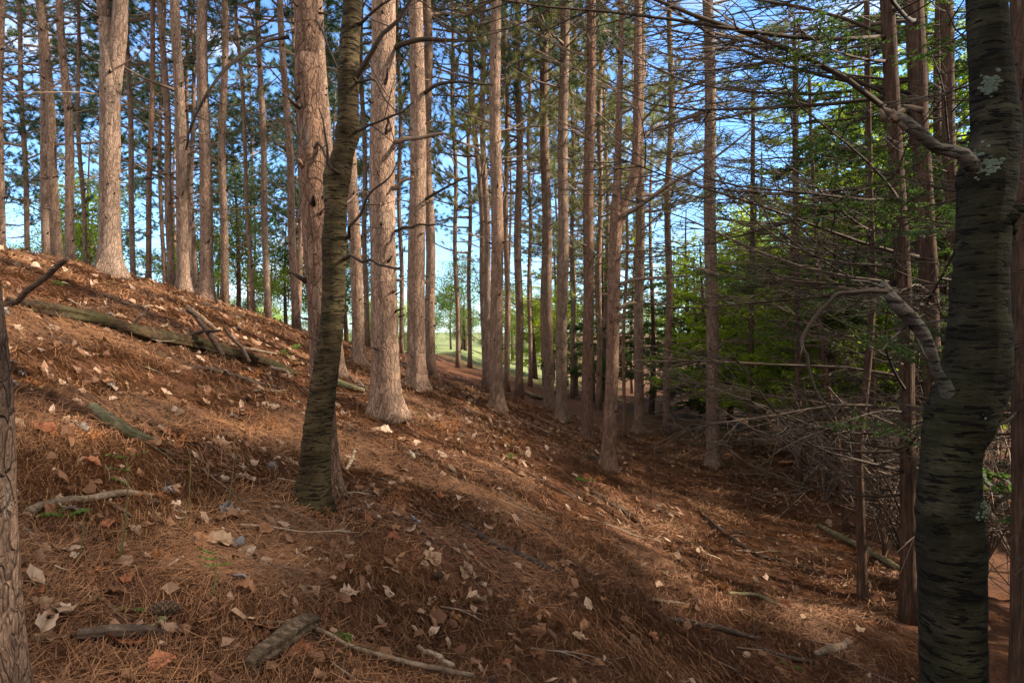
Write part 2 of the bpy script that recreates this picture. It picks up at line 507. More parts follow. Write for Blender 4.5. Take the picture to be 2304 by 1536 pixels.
# ------------------------------------------------------------------ needle litter (stuff)
def norm(a):
    return a / (np.linalg.norm(a, axis=-1, keepdims=True) + 1e-9)


def litter(boxes):
    mb = MB()
    for (x0, x1, y0, y1, dens, ln, w, lift) in boxes:
        n = int((x1 - x0) * (y1 - y0) * dens)
        x = RNG.uniform(x0, x1, n); y = RNG.uniform(y0, y1, n)
        # clumps
        keep = vnoise(x * 3, y * 3, 21) * .6 + vnoise(x * 9, y * 9, 22) * .5 + RNG.uniform(0, .5, n) > .55
        x = x[keep]; y = y[keep]; n = len(x)
        # preferred lie changes slowly over the floor
        ang = vnoise(x * 1.7, y * 1.7, 23) * 5 + RNG.normal(0, .9, n)
        L = ln * RNG.uniform(.6, 1.25, n)
        dx = np.cos(ang) * L / 2; dy = np.sin(ang) * L / 2
        side = np.stack([-np.sin(ang), np.cos(ang)], -1) * (w * RNG.uniform(.7, 1.2, n))[:, None] / 2
        bend = RNG.normal(0, .12, n) * L
        l0 = RNG.uniform(.002, lift, n); tl = RNG.normal(0, lift * .8, n)
        pts = []
        for s in (-1, 0, 1):
            bx = x + dx * s - np.sin(ang) * bend * (1 - s * s); by = y + dy * s + np.cos(ang) * bend * (1 - s * s)
            hz = height(bx, by)
            bz = hz + np.maximum(l0 + tl * s + .004 * (s == 0), .002)
            for k in (-1, 1):
                pts.append(np.stack([bx + side[:, 0] * k, by + side[:, 1] * k, bz + k * w * .3], -1))
        V = np.stack(pts, 1)
        b = np.arange(n)[:, None] * 6
        q = np.concatenate([b + np.array([0, 1, 3, 2]), b + np.array([2, 3, 5, 4])])
        tint = np.repeat(np.clip(RNG.normal(.45, .22, n) + .25 * (vnoise(x * 1.1, y * 1.1, 9) - .5), 0, 1), 6)
        mb.add(V.reshape(-1, 3), q, None, 0, tint)
    return mb


lb = litter([(-2.6, 2.2, 1.2, 3.6, 8000, .12, .0016, .022), (-4.2, 3.2, 3.6, 6, 3000, .12, .0028, .025),
             (-6.5, 4.5, 6, 10, 800, .11, .0055, .026), (-7.5, 7, 10, 17, 300, .12, .009, .03)])
tag(obj('pine_needle_litter', lb.mesh('pine_needle_litter', [M_LITTER], False)), 'layer of rust brown dry pine needles covering the forest floor', 'needle litter', kind='stuff')

# ------------------------------------------------------------------ dead leaves
def leaf_mesh(name, mat, seed, kind):
    rg = np.random.default_rng(seed)
    ns, nc = 13, 7
    s = np.linspace(0, 1, ns)
    if kind == 'beech':
        w = .40 * np.sin(np.pi * s ** .8) ** .7 * (1 + .07 * np.sin(s * 40))
    elif kind == 'oak':
        w = .30 * np.sin(np.pi * s ** 1.15) ** .65 * (1 + .38 * np.sin(s * 27 + 1))
    else:
        w = .31 * np.sin(np.pi * s ** .9) ** .75 * (1 + .05 * rg.normal(size=ns))
    w = w * (1 + .10 * rg.normal(size=ns))
    w[0] = .012; w[-1] = .008
    c = np.linspace(-1, 1, nc)
    S, Cc = np.meshgrid(s, c, indexing='ij')
    Wd = w[:, None] * Cc * (1 + .12 * np.sin(S * 9 + rg.uniform(0, 6)) * np.sign(Cc)) * np.where((np.abs(S - rg.uniform(.3, .8)) < .09) & (Cc * rg.choice([-1, 1]) > 0), rg.uniform(.35, 1), 1)
    fold = rg.uniform(-.1, .8); curl = rg.uniform(-.6, .9); roll = rg.uniform(-1.1, 1.1)
    z = fold * np.abs(Wd) + curl * (S - .45) ** 2 + roll * Wd * (S - .4) + .05 * np.sin(S * 17 + Cc * 3 + rg.uniform(0, 6)) * np.abs(Cc) + .07 * np.sin(Cc * 4 + rg.uniform(0, 6)) * S + .03 * rg.normal(size=S.shape) * np.abs(Cc)
    P = np.stack([S - .5 + .05 * z, Wd, z - z.min() * .7], -1)
    tint = np.clip(np.abs(Cc) * 2.5 - .1, 0, 1) * np.where((np.arange(ns)[:, None] % 2) == 0, 1, .72)
    i = (np.arange(ns - 1)[:, None] * nc + np.arange(nc - 1)[None, :]).ravel()
    mb = MB()
    mb.add(P.reshape(-1, 3), np.stack([i, i + 1, i + nc + 1, i + nc], -1), None, 0, tint.ravel().astype(np.float32))
    # stalk
    mb.tube(np.array([[-.5, 0, P[0, nc // 2, 2]], [-.6, .02, P[0, nc // 2, 2] + .02], [-.7, .06, P[0, nc // 2, 2] + .02]]), [.01, .009, .008], 4, 0, .4)
    return mb.mesh(name, [mat])


LEAFK = {'pale': (M_DLP, 'pale beige dried leaf lying flat on the brown needles'), 'tan': (M_DLT, 'tan orange dried leaf lying curled on the brown needles'),
         'russet': (M_DLR, 'russet brown dried leaf resting among the brown needles'), 'grey': (M_DLG, 'silvery grey dried leaf turned underside up on the needles')}
LEAFM = {}
for ki, k in enumerate(LEAFK):
    LEAFM[k] = [leaf_mesh('fallen_leaf', LEAFK[k][0], 100 * ki + j, ('beech', 'oak', 'beech', 'slim')[j % 4]) for j in range(9)]


def leaf(x, y, size, kind, label=None, tilt=.3, rz=None):
    o = obj('fallen_leaf', random.choice(LEAFM[kind]))
    e = .06
    nx_ = -(H(x + e, y) - H(x - e, y)) / (2 * e); ny_ = -(H(x, y + e) - H(x, y - e)) / (2 * e)
    nrm = Vector((nx_ + random.gauss(0, tilt), ny_ + random.gauss(0, tilt), 1)).normalized()
    qn = Vector((0, 0, 1)).rotation_difference(nrm)
    from mathutils import Quaternion
    qz = Quaternion((0, 0, 1), random.uniform(0, 6.28) if rz is None else rz)
    o.rotation_mode = 'QUATERNION'; o.rotation_quaternion = qn @ qz
    o.location = (x, y, H(x, y) + random.uniform(-.002, .014))
    o.scale = (size, size * random.uniform(.7, 1.15), size * random.uniform(.6, 1.2))
    lb_ = label or LEAFK[kind][1]
    tag(o, lb_, 'leaf', None if label else 'fallen %s leaves on the forest floor' % kind)
    return o


HAND = [(1208, 1487, .10, 'tan', 'pale tan serrated leaf lying flat right of the long grey twig'),
        (1283, 1490, .10, 'tan', 'upright orange tan leaf standing at the bottom edge right of centre'),
        (1068, 1352, .10, 'tan', 'pointed orange tan leaf standing in the needles left of the dry fern clump'),
        (1040, 1292, .13, 'pale', 'large pale crumpled leaf in the centre foreground'),
        (405, 1150, .10, 'pale', 'smooth oval cream leaf lying alone right of the curved stick'),
        (540, 1162, .12, 'tan', 'large smooth orange leaf left of the dark leaning trunk foot'),
        (508, 1150, .09, 'grey', 'bluish grey leaf beside the large smooth orange leaf'),
        (602, 1425, .12, 'tan', 'folded orange leaf standing behind the tip of the thin twig'),
        (720, 1270, .08, 'pale', 'angular cream leaf lying alone below the dark trunk foot'),
        (884, 1192, .09, 'tan', 'rounded pinkish tan leaf in the middle of the slope foreground'),
        (362, 1500, .11, 'russet', 'broad russet leaf lying near the bottom edge on the left'),
        (118, 1436, .12, 'pale', 'torn white lobed leaf near the foot of the left edge pine'),
        (245, 1190, .10, 'russet', 'pinkish brown cupped leaf left of the tall green stalk'),
        (205, 1055, .09, 'russet', 'dark red leaf beneath the mossy broken stick'),
        (340, 1005, .13, 'tan', 'large rust brown curled leaf beside the mossy broken stick'),
        (260, 1085, .10, 'pale', 'big pale leaf with grey edge above the curved stick'),
        (150, 1243, .10, 'tan', 'yellowish tan leaf lying right of the left edge pine'),
        (1128, 1500, .09, 'russet', 'flat russet leaf at the bottom edge below the dry fern clump'),
        (1180, 1290, .08, 'russet', 'dark russet leaf lying just below the dark fallen stick'),
        (500, 1000, .12, 'pale', 'long narrow cream leaf on the slope below the rotten log'),
        (160, 950, .12, 'pale', 'bright white crumpled leaf above the mossy broken stick'),
        (320, 915, .10, 'tan', 'wide orange brown leaf on the upper slope below the log')]
rl = random.Random(5)
for (u, v, s, k, lab) in HAND:
    p = ghit(u, v); leaf(p[0], p[1], s, k, lab, .25)
cnt = 0; tries = 0
while cnt < 275 and tries < 20000:
    tries += 1
    y = 1.7 + 5.6 * rl.random() ** 1.25
    x = rl.uniform(-.78, .62) * y
    if abs(x) > 4: continue
    dens = (float(vnoise(x * 1.3, y * 1.3, 31)) * .5 + float(vnoise(x * 3.7, y * 3.7, 35)) * .6) ** 2.4 * 1.5 * (1.25 - .25 * (x + 1.5)) * (1.35 if x < -.6 else .8)
    if rl.random() > dens: continue
    pr = rl.random()
    k = 'pale' if pr < (.50 if x < -.6 else .34) else 'tan' if pr < .76 else 'russet' if pr < .9 else 'grey'
    leaf(x, y, rl.uniform(.06, .125), k); cnt += 1
# smaller and farther leaf litter, beyond counting
mb = MB()
n = 13000
y = 1.6 + 17 * RNG.random(n) ** .8; x = RNG.uniform(-.85, .6, n) * y + RNG.normal(0, .3, n)
d = vnoise(x * 1.1, y * 1.1, 33) * .6 + vnoise(x * 3.1, y * 3.1, 34) * .5
kp = (d + RNG.uniform(-.3, .3, n) > .5) & (x > -9) & (x < 8) & ((x < .2) | (RNG.uniform(0, 1, n) < .45))
x = x[kp]; y = y[kp]; n = len(x)
sz = RNG.uniform(.014, .05, n) ** 1.0 * np.clip(.65 + y / 13, .75, 1.25)
a = RNG.uniform(0, 6.28, n); ca, sa = np.cos(a) * sz, np.sin(a) * sz
hz = height(x, y) + .012 + RNG.uniform(0, .015, n)
wv = RNG.uniform(.3, .6, n)
e = .05
gxs = (height(x + e, y) - height(x - e, y)) / (2 * e) + RNG.normal(0, .4, n); gys = (height(x, y + e) - height(x, y - e)) / (2 * e) + RNG.normal(0, .4, n)
prof = [(-1, 0, 0), (-.45, -1, .1), (-.45, 1, .1), (.4, -1, .12), (.4, 1, .12), (.85, 0, .0), (0, 0, -.15)]
V = []
for (l, w_, up) in prof:
    l = l * RNG.uniform(.55, 1.25, n); w_ = w_ * RNG.uniform(.5, 1.5, n); up = up + RNG.normal(0, .22, n)
    ox = ca * l - sa * w_ * wv; oy = sa * l + ca * w_ * wv
    V.append(np.stack([x + ox, y + oy, hz + ox * gxs + oy * gys + (up + .15) * sz], -1))
V = np.stack(V, 1).reshape(-1, 3)
b = np.arange(n)[:, None] * 7
T = np.concatenate([b + np.array(t) for t in ((0, 1, 6), (0, 6, 2), (1, 3, 6), (2, 6, 4), (3, 5, 6), (4, 6, 5))])
mb.add(V, None, T, 0, np.repeat(np.clip(RNG.normal(.5, .28, n), 0, 1), 7))
tag(obj('leaf_litter', mb.mesh('leaf_litter', [M_LEAFSTUFF], False)), 'scattered small scraps of dried leaf over the whole brown slope', 'leaf litter', kind='stuff')


# ------------------------------------------------------------------ trunks
def smooth_path(P, n):
    """Catmull-Rom resample of points (k,c) to n rows."""
    P = np.asarray(P, float)
    if len(P) == 2:
        t = np.linspace(0, 1, n)[:, None]
        return P[0] * (1 - t) + P[1] * t
    seg = np.linalg.norm(np.diff(P[:, :3], axis=0), axis=1); s = np.concatenate([[0], np.cumsum(seg)])
    T = np.linspace(0, s[-1], n)
    Q = np.vstack([2 * P[0] - P[1], P, 2 * P[-1] - P[-2]])
    out = []
    for t in T:
        i = min(np.searchsorted(s, t, 'right') - 1, len(P) - 2)
        f = (t - s[i]) / max(seg[i], 1e-9)
        p0, p1, p2, p3 = Q[i], Q[i + 1], Q[i + 2], Q[i + 3]
        out.append(.5 * ((2 * p1) + (-p0 + p2) * f + (2 * p0 - 5 * p1 + 4 * p2 - p3) * f * f + (-p0 + 3 * p1 - 3 * p2 + p3) * f ** 3))
    return np.array(out)


def bark_disp(amp, fr, seed, vert=.35, lobes=0, base=None):
    def f(rr, th, pts):
        out = rr.copy()
        for i in range(rr.shape[0]):
            for j, t in enumerate(th):
                r = rr[i, j]
                p = Vector((math.cos(t) * r * fr, math.sin(t) * r * fr, pts[i][2] * fr * vert + seed * 3.7))
                k = mnoise.noise(p) * amp + mnoise.noise(p * 2.7) * amp * .6
                out[i, j] = r * (1 + k)
                if lobes and base is not None:
                    hh = max(pts[i][2] - base, 0)
                    out[i, j] *= 1 + lobes * math.exp(-hh / .16) * (.5 + .5 * math.sin(t * 5 + seed))
        return out
    return f


def stubs(mb, path, rad, rg, n, zmax, ln=(.03, .12), r=(.006, .016), mat=0):
    """short broken branch stubs grown out of a trunk, part of the trunk's own mesh."""
    for _ in range(n):
        z = rg.uniform(.5, zmax)
        k = int(np.argmin(abs(path[:, 2] - path[0, 2] - z)))
        a = rg.uniform(0, 6.283); d = np.array([math.cos(a), math.sin(a), rg.uniform(.0, .7)])
        L = rg.uniform(*ln); rr = rg.uniform(*r)
        p = path[k]
        mb.tube([p + d * rad[k] * .8, p + d * (rad[k] + L * .5), p + d * (rad[k] + L) + np.array([0, 0, rg.uniform(-.2, .3) * L])], [rr * 1.7, rr, rr * .6], 5, 1 if rg.random() < .7 else 0)


def limb_curve(rg, L, rise, curve, wob, n=7):
    s = np.linspace(0, 1, n)
    p = np.stack([L * s, wob * L * (np.sin(s * rg.uniform(2, 5) + rg.uniform(0, 6)) - 0) * s, L * (rise * s + curve * s * s)], -1)
    p[:, 1] -= p[0, 1]
    p[:, 2] += wob * L * .5 * np.sin(s * 7 + rg.uniform(0, 6)) * s
    return p


def limb_mesh(name, seed, L, r0, rise, curve, wob, ntw, twl, nsub, mats, foliage=0, fsize=.03, fstart=.5, sides=4, twcurve=.1):
    rg = np.random.default_rng(seed); mb = MB()
    p = limb_curve(rg, L, rise, curve, wob, 9)
    mb.tube(p, np.linspace(r0, r0 * .16, 9), sides + 1, 0, rg.uniform(.2, .8))
    leaves = []
    for k in range(ntw):
        s = rg.uniform(.15, 1.0); i = s * 8; i0 = min(int(i), 7)
        b = p[i0] + (p[i0 + 1] - p[i0]) * (i - i0)
        sd = 1 if k % 2 else -1
        a = rg.uniform(.5, 1.15) * sd; l = twl * L * rg.uniform(.5, 1.1) * (1.15 - s * .65)
        dr = np.array([math.cos(a), math.sin(a), rg.uniform(-.25, .25)])
        t = np.linspace(0, 1, 5)[:, None]
        tw = b + dr * l * t + np.array([.25 * l, 0, 0]) * t * t + np.array([0, 0, twcurve * l * rg.uniform(-1, 1)]) * t * t
        rw = max(r0 * (1 - s * .8) * .38, .0022)
        mb.tube(tw, np.linspace(rw, rw * .35, 5), 3, 0, rg.uniform(0, 1), cap=False)
        if s > fstart: leaves.append((tw, l, dr))
        for m in range(nsub):
            f = rg.uniform(.25, 1); j = min(int(f * 4), 3)
            bb = tw[j] + (tw[j + 1] - tw[j]) * (f * 4 - j)
            a2 = a + rg.uniform(.4, 1.1) * rg.choice([-1, 1]); l2 = l * rg.uniform(.25, .6)
            d2 = np.array([math.cos(a2), math.sin(a2), rg.uniform(-.35, .35)])
            st = np.array([bb, bb + d2 * l2 * .5 + rg.normal(0, .04, 3) * l2, bb + d2 * l2 + rg.normal(0, .1, 3) * l2])
            mb.tube(st, [rw * .6, rw * .45, rw * .25], 3, 0, rg.uniform(0, 1), cap=False)
            if s > fstart: leaves.append((st, l2, d2))
    if foliage:
        for (tw, l, dr) in leaves:
            n = max(3, int(foliage * l))
            f = rg.uniform(.1, 1.05, n) * (len(tw) - 1); j = np.clip(f.astype(int), 0, len(tw) - 2)
            c = tw[j] + (tw[j + 1] - tw[j]) * (f - j)[:, None] + rg.normal(0, fsize * .8, (n, 3)) * np.array([1, 1, .5])
            add_leaves(mb, c, fsize, rg, 1, flat=.7, along=dr)
    return mb.mesh(name, mats)


def add_leaves(mb, c, size, rg, mat, flat=.4, along=None, tint=None, aspect=.5):
    n = len(c)
    nz = norm(np.stack([rg.normal(0, 1, n), rg.normal(0, 1, n), rg.normal(0, 1, n) * (1 - flat) + flat * 2.2], -1))
    d = rg.normal(0, 1, (n, 3))
    if along is not None: d = d * .6 + along
    d = norm(d - nz * (d * nz).sum(1)[:, None]); s = np.cross(nz, d)
    L = (size * rg.uniform(.6, 1.3, n))[:, None]
    V = np.stack([c - d * L, c + s * L * aspect, c + d * L, c - s * L * aspect], 1)
    b = np.arange(n)[:, None] * 4
    t = np.clip(rg.normal(.5, .25, n), 0, 1) if tint is None else tint
    mb.add(V.reshape(-1, 3), b + np.array([0, 1, 2, 3]), None, mat, np.repeat(t, 4).astype(np.float32))


def add_tufts(mb, tips, dirs, rg, mat, K=20, L=.13, w=.008):
    m = len(tips)
    d = norm(dirs)[:, None, :]
    rnd = norm(rg.normal(0, 1, (m, K, 3)))
    perp = norm(rnd - d * (rnd * d).sum(-1, keepdims=True))
    a = rg.uniform(.25, 1.25, (m, K, 1))
    nd = d * np.cos(a) + perp * np.sin(a)
    base = tips[:, None, :] - d * rg.uniform(0, .09, (m, K, 1))
    tip = base + nd * L * rg.uniform(.7, 1.15, (m, K, 1))
    sd = norm(np.cross(nd, rnd)) * w / 2
    V = np.stack([base - sd, base + sd, tip], 2).reshape(-1, 3)
    tint = np.repeat(np.clip(rg.normal(.45, .2, m), 0, 1), K * 3)
    mb.add(V, None, np.arange(m * K * 3).reshape(-1, 3), mat, tint)


def pine_crown(name, seed, Hc, rmax, nlimb, mats, K=20, bare=.35, tuft_per=9, w=.009):
    """live crown: tapering leader, whorled limbs with twigs, needle tufts on the outer part."""
    rg = np.random.default_rng(seed); mb = MB()
    tips = []; dirs = []
    for k in range(nlimb):
        f = (k + rg.uniform(0, .6)) / nlimb
        z = Hc * f ** .9
        L = rmax * (1 - f) ** .6 * rg.uniform(.6, 1.15) * (.75 + .5 * min(f * 4, 1)) + .25
        az = rg.uniform(0, 6.283); ca, sa = math.cos(az), math.sin(az)
        p = limb_curve(rg, L, rg.uniform(-.05, .35) + f * .35, rg.uniform(.0, .3), .07, 6)
        Rm = np.array([[ca, sa, 0], [-sa, ca, 0], [0, 0, 1]])
        pw = p @ Rm + np.array([0, 0, z])
        mb.tube(pw, np.linspace(.013 + .006 * L, .004, 6), 4, 0, rg.uniform(.2, .7), cap=False)
        tips.append(pw[-1]); dirs.append(pw[-1] - pw[-2])
        for q in range(tuft_per):
            s = rg.uniform(bare, 1) * 5; i0 = min(int(s), 4)
            b = p[i0] + (p[i0 + 1] - p[i0]) * (s - i0)
            a = rg.uniform(.3, 1.0) * rg.choice([-1, 1]); l = L * rg.uniform(.12, .32)
            d = np.array([math.cos(a), math.sin(a), rg.uniform(.0, .6)])
            e = np.array([b, b + d * l * .55, b + d * l + np.array([0, 0, .12 * l])]) @ Rm + np.array([0, 0, z])
            mb.tube(e, [.008, .006, .004], 3, 0, rg.uniform(0, 1), cap=False)
            tips += [e[-1], e[1] + rg.normal(0, .04, 3)]; dirs += [e[-1] - e[0], e[-1] - e[0] + rg.normal(0, .1, 3)]
    add_tufts(mb, np.array(tips), np.array(dirs), rg, 1, K, .17, w)
    return mb.mesh(name, mats, False)


CROWN = [pine_crown('crown', 200 + j, 9.5, 2.6, 56, [M_TWIG, M_NEEDLE], 34, .35, 10, .012) for j in range(4)]
CROWN_Y = [pine_crown('crown', 240 + j, 9.0, 2.3, 44, [M_TWIG, M_NEEDLE_Y], 32, .35, 8, .011) for j in range(3)]
DEADP = [limb_mesh('dead_branch', 300 + j, 1.0, .011, RL, CV, .05, 9, .33, 2, [M_TWIG]) for j, (RL, CV) in enumerate(((.25, .1), (.1, .2), (.0, .25), (.35, -.1), (-.1, .1), (.2, .3), (.05, -.15)))]
STUBP = [limb_mesh('dead_branch', 330 + j, 1.0, .03, RL, CV, .04, 0, .3, 0, [M_TWIG]) for j, (RL, CV) in enumerate(((.3, .1), (.1, .2), (.0, -.1)))]
GREENP = [limb_mesh('needled_branch', 340 + j, 1.0, .012, .15, .2, .05, 8, .3, 1, [M_TWIG, M_NEEDLE_Y], 0) for j in range(2)]


class Tree:
    pass


def trunk_path(pix, Yd, Htot, wpx_at):
    """pixel centre line [(u,v,w)...] from the foot up, at depth Yd -> world path and radii up to the height Htot."""
    P = []
    for (u, v, w) in pix:
        q = at(u, v, Yd); P.append([q[0], q[1], q[2], w / 2 * Yd / F * .89 * cw(u)])
    P = np.array(P)
    gz = H(P[0, 0], P[0, 1])
    P[0, 2] = gz - .06
    top = P[-1]; d = P[-1] - P[-2]; d[:3] = d[:3] / np.linalg.norm(d[:3])
    zt = gz + Htot
    if top[2] < zt - .5:
        k = (zt - top[2])
        lean = np.clip(d[:2] / max(d[2], .2), -.1, .1)
        rtop = max(top[3] * .45, .02)
        P = np.vstack([P, [top[0] + lean[0] * k * .5, top[1], top[2] + k * .5, (top[3] * .75 + rtop * .25)], [top[0] + lean[0] * k * .8, top[1], zt, rtop]])
    return P, gz


PINES = []


def pine(label, pix, Yd=None, group=None, near=False, htot=17, crown=None, crown_z=7.0, ndead=14, mat=None, nstub=30, seed=None, dl=(.5, 1.5), dz0=1.2, forks=(), extra=()):
    seed = len(PINES) + 1 if seed is None else seed
    rg = np.random.default_rng(seed * 17 + 3)
    if Yd is None:
        g = ghit(pix[0][0], pix[0][1]); Yd = g[1]
    P, gz = trunk_path(pix, Yd, htot, None)
    root = empty('pine_tree', (P[0, 0], P[0, 1], gz))
    tag(root, label, 'pine tree', group)
    org = np.array([P[0, 0], P[0, 1], gz])
    total = htot
    nvis = 260 if near else 30
    path = smooth_path(P, nvis)
    lp = path[:, :3] - org; rad = path[:, 3].copy()
    # natural waviness
    amp = .012 if not near else .006
    lp[:, 0] += amp * np.sin(lp[:, 2] * 1.3 + seed) * np.clip(lp[:, 2], 0, 3) ; lp[:, 1] += amp * np.cos(lp[:, 2] * 1.1 + seed * 2) * np.clip(lp[:, 2], 0, 3)
    rad *= 1 + .42 * np.exp(-np.clip(lp[:, 2], 0, 99) / .20)
    mb = MB()
    sides = 30 if near else 12
    mb.tube(lp, rad, sides, 0, .5, True, bark_disp(.05 if near else .035, 14 if near else 6, seed, .35  , .34 if near else 0, 0) if (near or rad[0] > .06) else None)
    for fk in forks:
        Q = []
        for (u, v, w) in fk:
            q = at(u, v, Yd) - org; Q.append([*q, w / 2 * Yd / F])
        Q = smooth_path(np.array(Q), 24)
        dd = Q[-1, :3] - Q[-2, :3]; dd /= np.linalg.norm(dd)
        Q = np.vstack([Q, [*(Q[-1, :3] + dd * 3.5), Q[-1, 3] * .6]])
        mb.tube(Q[:, :3], Q[:, 3], 14, 0, .5, True, bark_disp(.05, 9, seed + 5))
    stubs(mb, lp, rad, rg, int(nstub * 1.5), 7.5, (.015, .10), (.006, .015))
    obj('trunk', mb.mesh('trunk', [mat or M_PINE, M_TWIGD]), root)
    # dead branches that reach into the picture
    zmax = min(CAMZ + .53 * Yd - gz, crown_z + 1.5)
    for k in range(int(ndead * .62)):
        z = rg.uniform(dz0, max(zmax, dz0 + .5))
        i = int(np.argmin(abs(lp[:, 2] - z)))
        o = obj('dead_branch', (STUBP if rg.random() < .2 else DEADP)[int(rg.integers(0, 3))] if rg.random() < .25 else DEADP[int(rg.integers(0, len(DEADP)))], root, tuple(lp[i]))
        L = rg.uniform(*dl) * (.6 + .5 * z / max(zmax, 1))
        o.scale = (L, L, L); o.rotation_euler = (rg.uniform(-.4, .4), rg.uniform(-.15, .15), rg.uniform(0, 6.283))
    for e in extra:
        pts = np.array([[*(at(u, v, Yd - dy) - org), w / 2 * Yd / F] for (u, v, w, dy) in e[1]])
        b = MB(); q = smooth_path(pts, 20)
        q[:, :3] += np.stack([np.interp(np.arange(20), np.arange(0, 20, 4), rg.normal(0, .008, 5)) for _ in range(3)], -1) * (np.arange(20) > 1)[:, None]
        b.tube(q[:, :3], q[:, 3], 7, 0, .4, True)
        for kk in range(e[2] if len(e) > 2 else 3):
            i = int(rg.integers(6, 19)); dv = rg.normal(0, 1, 3); dv /= np.linalg.norm(dv); l = rg.uniform(.08, .3)
            b.tube([q[i, :3], q[i, :3] + dv * l * .5, q[i, :3] + dv * l + rg.normal(0, .03, 3)], [.004, .003, .0015], 4, 0, .6, False)
        obj('branch', b.mesh('branch', [e[0]]), root)
    # crown
    if crown is not None:
        cz = crown_z
        i = int(np.argmin(abs(lp[:, 2] - cz)))
        o = obj('crown', crown[int(rg.integers(0, len(crown)))], root, (lp[i, 0], lp[i, 1], cz))
        s = (htot + 1.0 - cz) / 9.5
        o.scale = (rg.uniform(.85, 1.15), rg.uniform(.85, 1.15), s); o.rotation_euler = (0, 0, rg.uniform(0, 6.28))
    PINES.append(root)
    return root


def straight(u0, v0, w, u1=None, v1=0, bend=0):
    u1 = u0 if u1 is None else u1
    return [(u0, v0, w * 1.02), ((u0 * .66 + u1 * .34) + bend, v0 * .66 + v1 * .34, w * .98), ((u0 * .33 + u1 * .67) + bend, v0 * .33 + v1 * .67, w * .90), (u1, v1, w * .82)]


# --- left ridge
RG = 'pines along the crest of the slope'
pine('pale sunlit pine cut by the left edge of the photo', straight(4, 575, 20, 0), 12.0, RG, crown=CROWN, crown_z=8)
pine('thin bluish shaded pine, second from the left edge', straight(65, 576, 15, 40), 20, RG, crown=CROWN, crown_z=4.5, ndead=22)
pine('sunlit pine half hidden behind a grey leaning pine on the left crest', straight(105, 580, 22, 92), 15, RG, crown=CROWN, crown_z=6)
pine('grey shaded pine leaning left beside a sunlit one on the left crest', straight(134, 584, 27, 90), 12.4, RG, crown=CROWN, crown_z=8, ndead=16)
pine('bright sunlit slender pine just left of the thin pole beside the forked pine', straight(160, 588, 25, 140), 12.2, RG, crown=CROWN, crown_z=8)
pine('thin dark pole like pine between the sunlit pine and the forked pine', straight(192, 590, 12, 170), 15.5, RG, crown=CROWN, crown_z=6.5, ndead=20)
pine('thick pine forking into two stems near the top on the left crest',
     [(246, 602, 60), (246, 480, 56), (248, 330, 54), (250, 200, 54), (247, 110, 46), (237, 40, 38), (233, 0, 36)], 9.3, RG, True, crown=CROWN, crown_z=9, nstub=34, ndead=4,
     forks=[[(256, 210, 30), (262, 130, 34), (268, 70, 34), (272, 0, 30)]])
pine('short looking dark pine right of the forked pine', straight(300, 618, 15, 286), 17, RG, crown=CROWN, crown_z=4.2, ndead=22)
pine('thin reddish pine leaning right, right of the forked pine', straight(333, 628, 15, 345), 14, RG, crown=CROWN, crown_z=7, mat=M_PINE2)
pine('sunlit narrow pine close left of a thick pine on the crest', straight(388, 645, 19, 362), 13.5, RG, crown=CROWN, crown_z=7.5)
pine('thick rough pine touching the narrow sunlit pine on its left', straight(414, 656, 31, 396), 11.8, RG, True, crown=CROWN, crown_z=9, ndead=8)
pine('smooth thick pale pine in the middle of the left crest', straight(466, 670, 34, 456), 11.5, RG, True, crown=CROWN, crown_z=9, ndead=8)
pine('medium pine right of the smooth thick pale pine', straight(505, 682, 20, 502), 14, RG, crown=CROWN, crown_z=7, ndead=18)
pine('very thin sunlit pine leaning left on the crest', straight(570, 697, 11, 532), 15.5, RG, crown=CROWN, crown_z=5.5, ndead=16)
pine('thin shaded pine right of the very thin sunlit one', straight(603, 706, 17, 581), 15.5, RG, crown=CROWN, crown_z=6, ndead=18)
pine('slender sunlit pine leaning left, last before the dark crooked trunk', straight(668, 732, 20, 632), 13.5, RG, crown=CROWN, crown_z=7.5, ndead=14)
# --- big ones in the centre left
arc = (M_TWIGD, [(650, 84, 9, .02), (590, 95, 8, .1), (520, 150, 8, .2), (470, 210, 6, .25), (425, 280, 5, .3), (411, 338, 3, .3)], 7)
pine('leaning flaky barked pine directly behind the dark crooked trunk',
     [(737, 1140, 62), (730, 950, 62), (722, 720, 62), (705, 480, 63), (692, 250, 64), (684, 120, 64), (680, 0, 62)], 4.12, None, True, crown=CROWN, crown_z=8.5, mat=M_PINEB, ndead=0, nstub=40,
     extra=[arc, (M_TWIGD, [(715, 320, 7, .05), (740, 360, 6, .1), (756, 395, 4, .12)], 2), (M_TWIGD, [(710, 45, 6, .05), (735, 80, 5, .1), (770, 190, 4, .1), (800, 220, 3, .1)], 3)])
pine('sunlit pine rising behind the flaky leaning pine, foot hidden', straight(757, 850, 38, 716), 8.6, None, True, crown=CROWN, crown_z=9, ndead=5)
pine('pine seen just right of the dark crooked trunk, top hidden behind it', straight(808, 808, 30, 780), 11.5, None, True, crown=CROWN, crown_z=8.5, ndead=7)
pine('slim pine between the dark crooked trunk and the thickest pine', straight(826, 790, 13, 812), 18, None, crown=CROWN, crown_z=6)
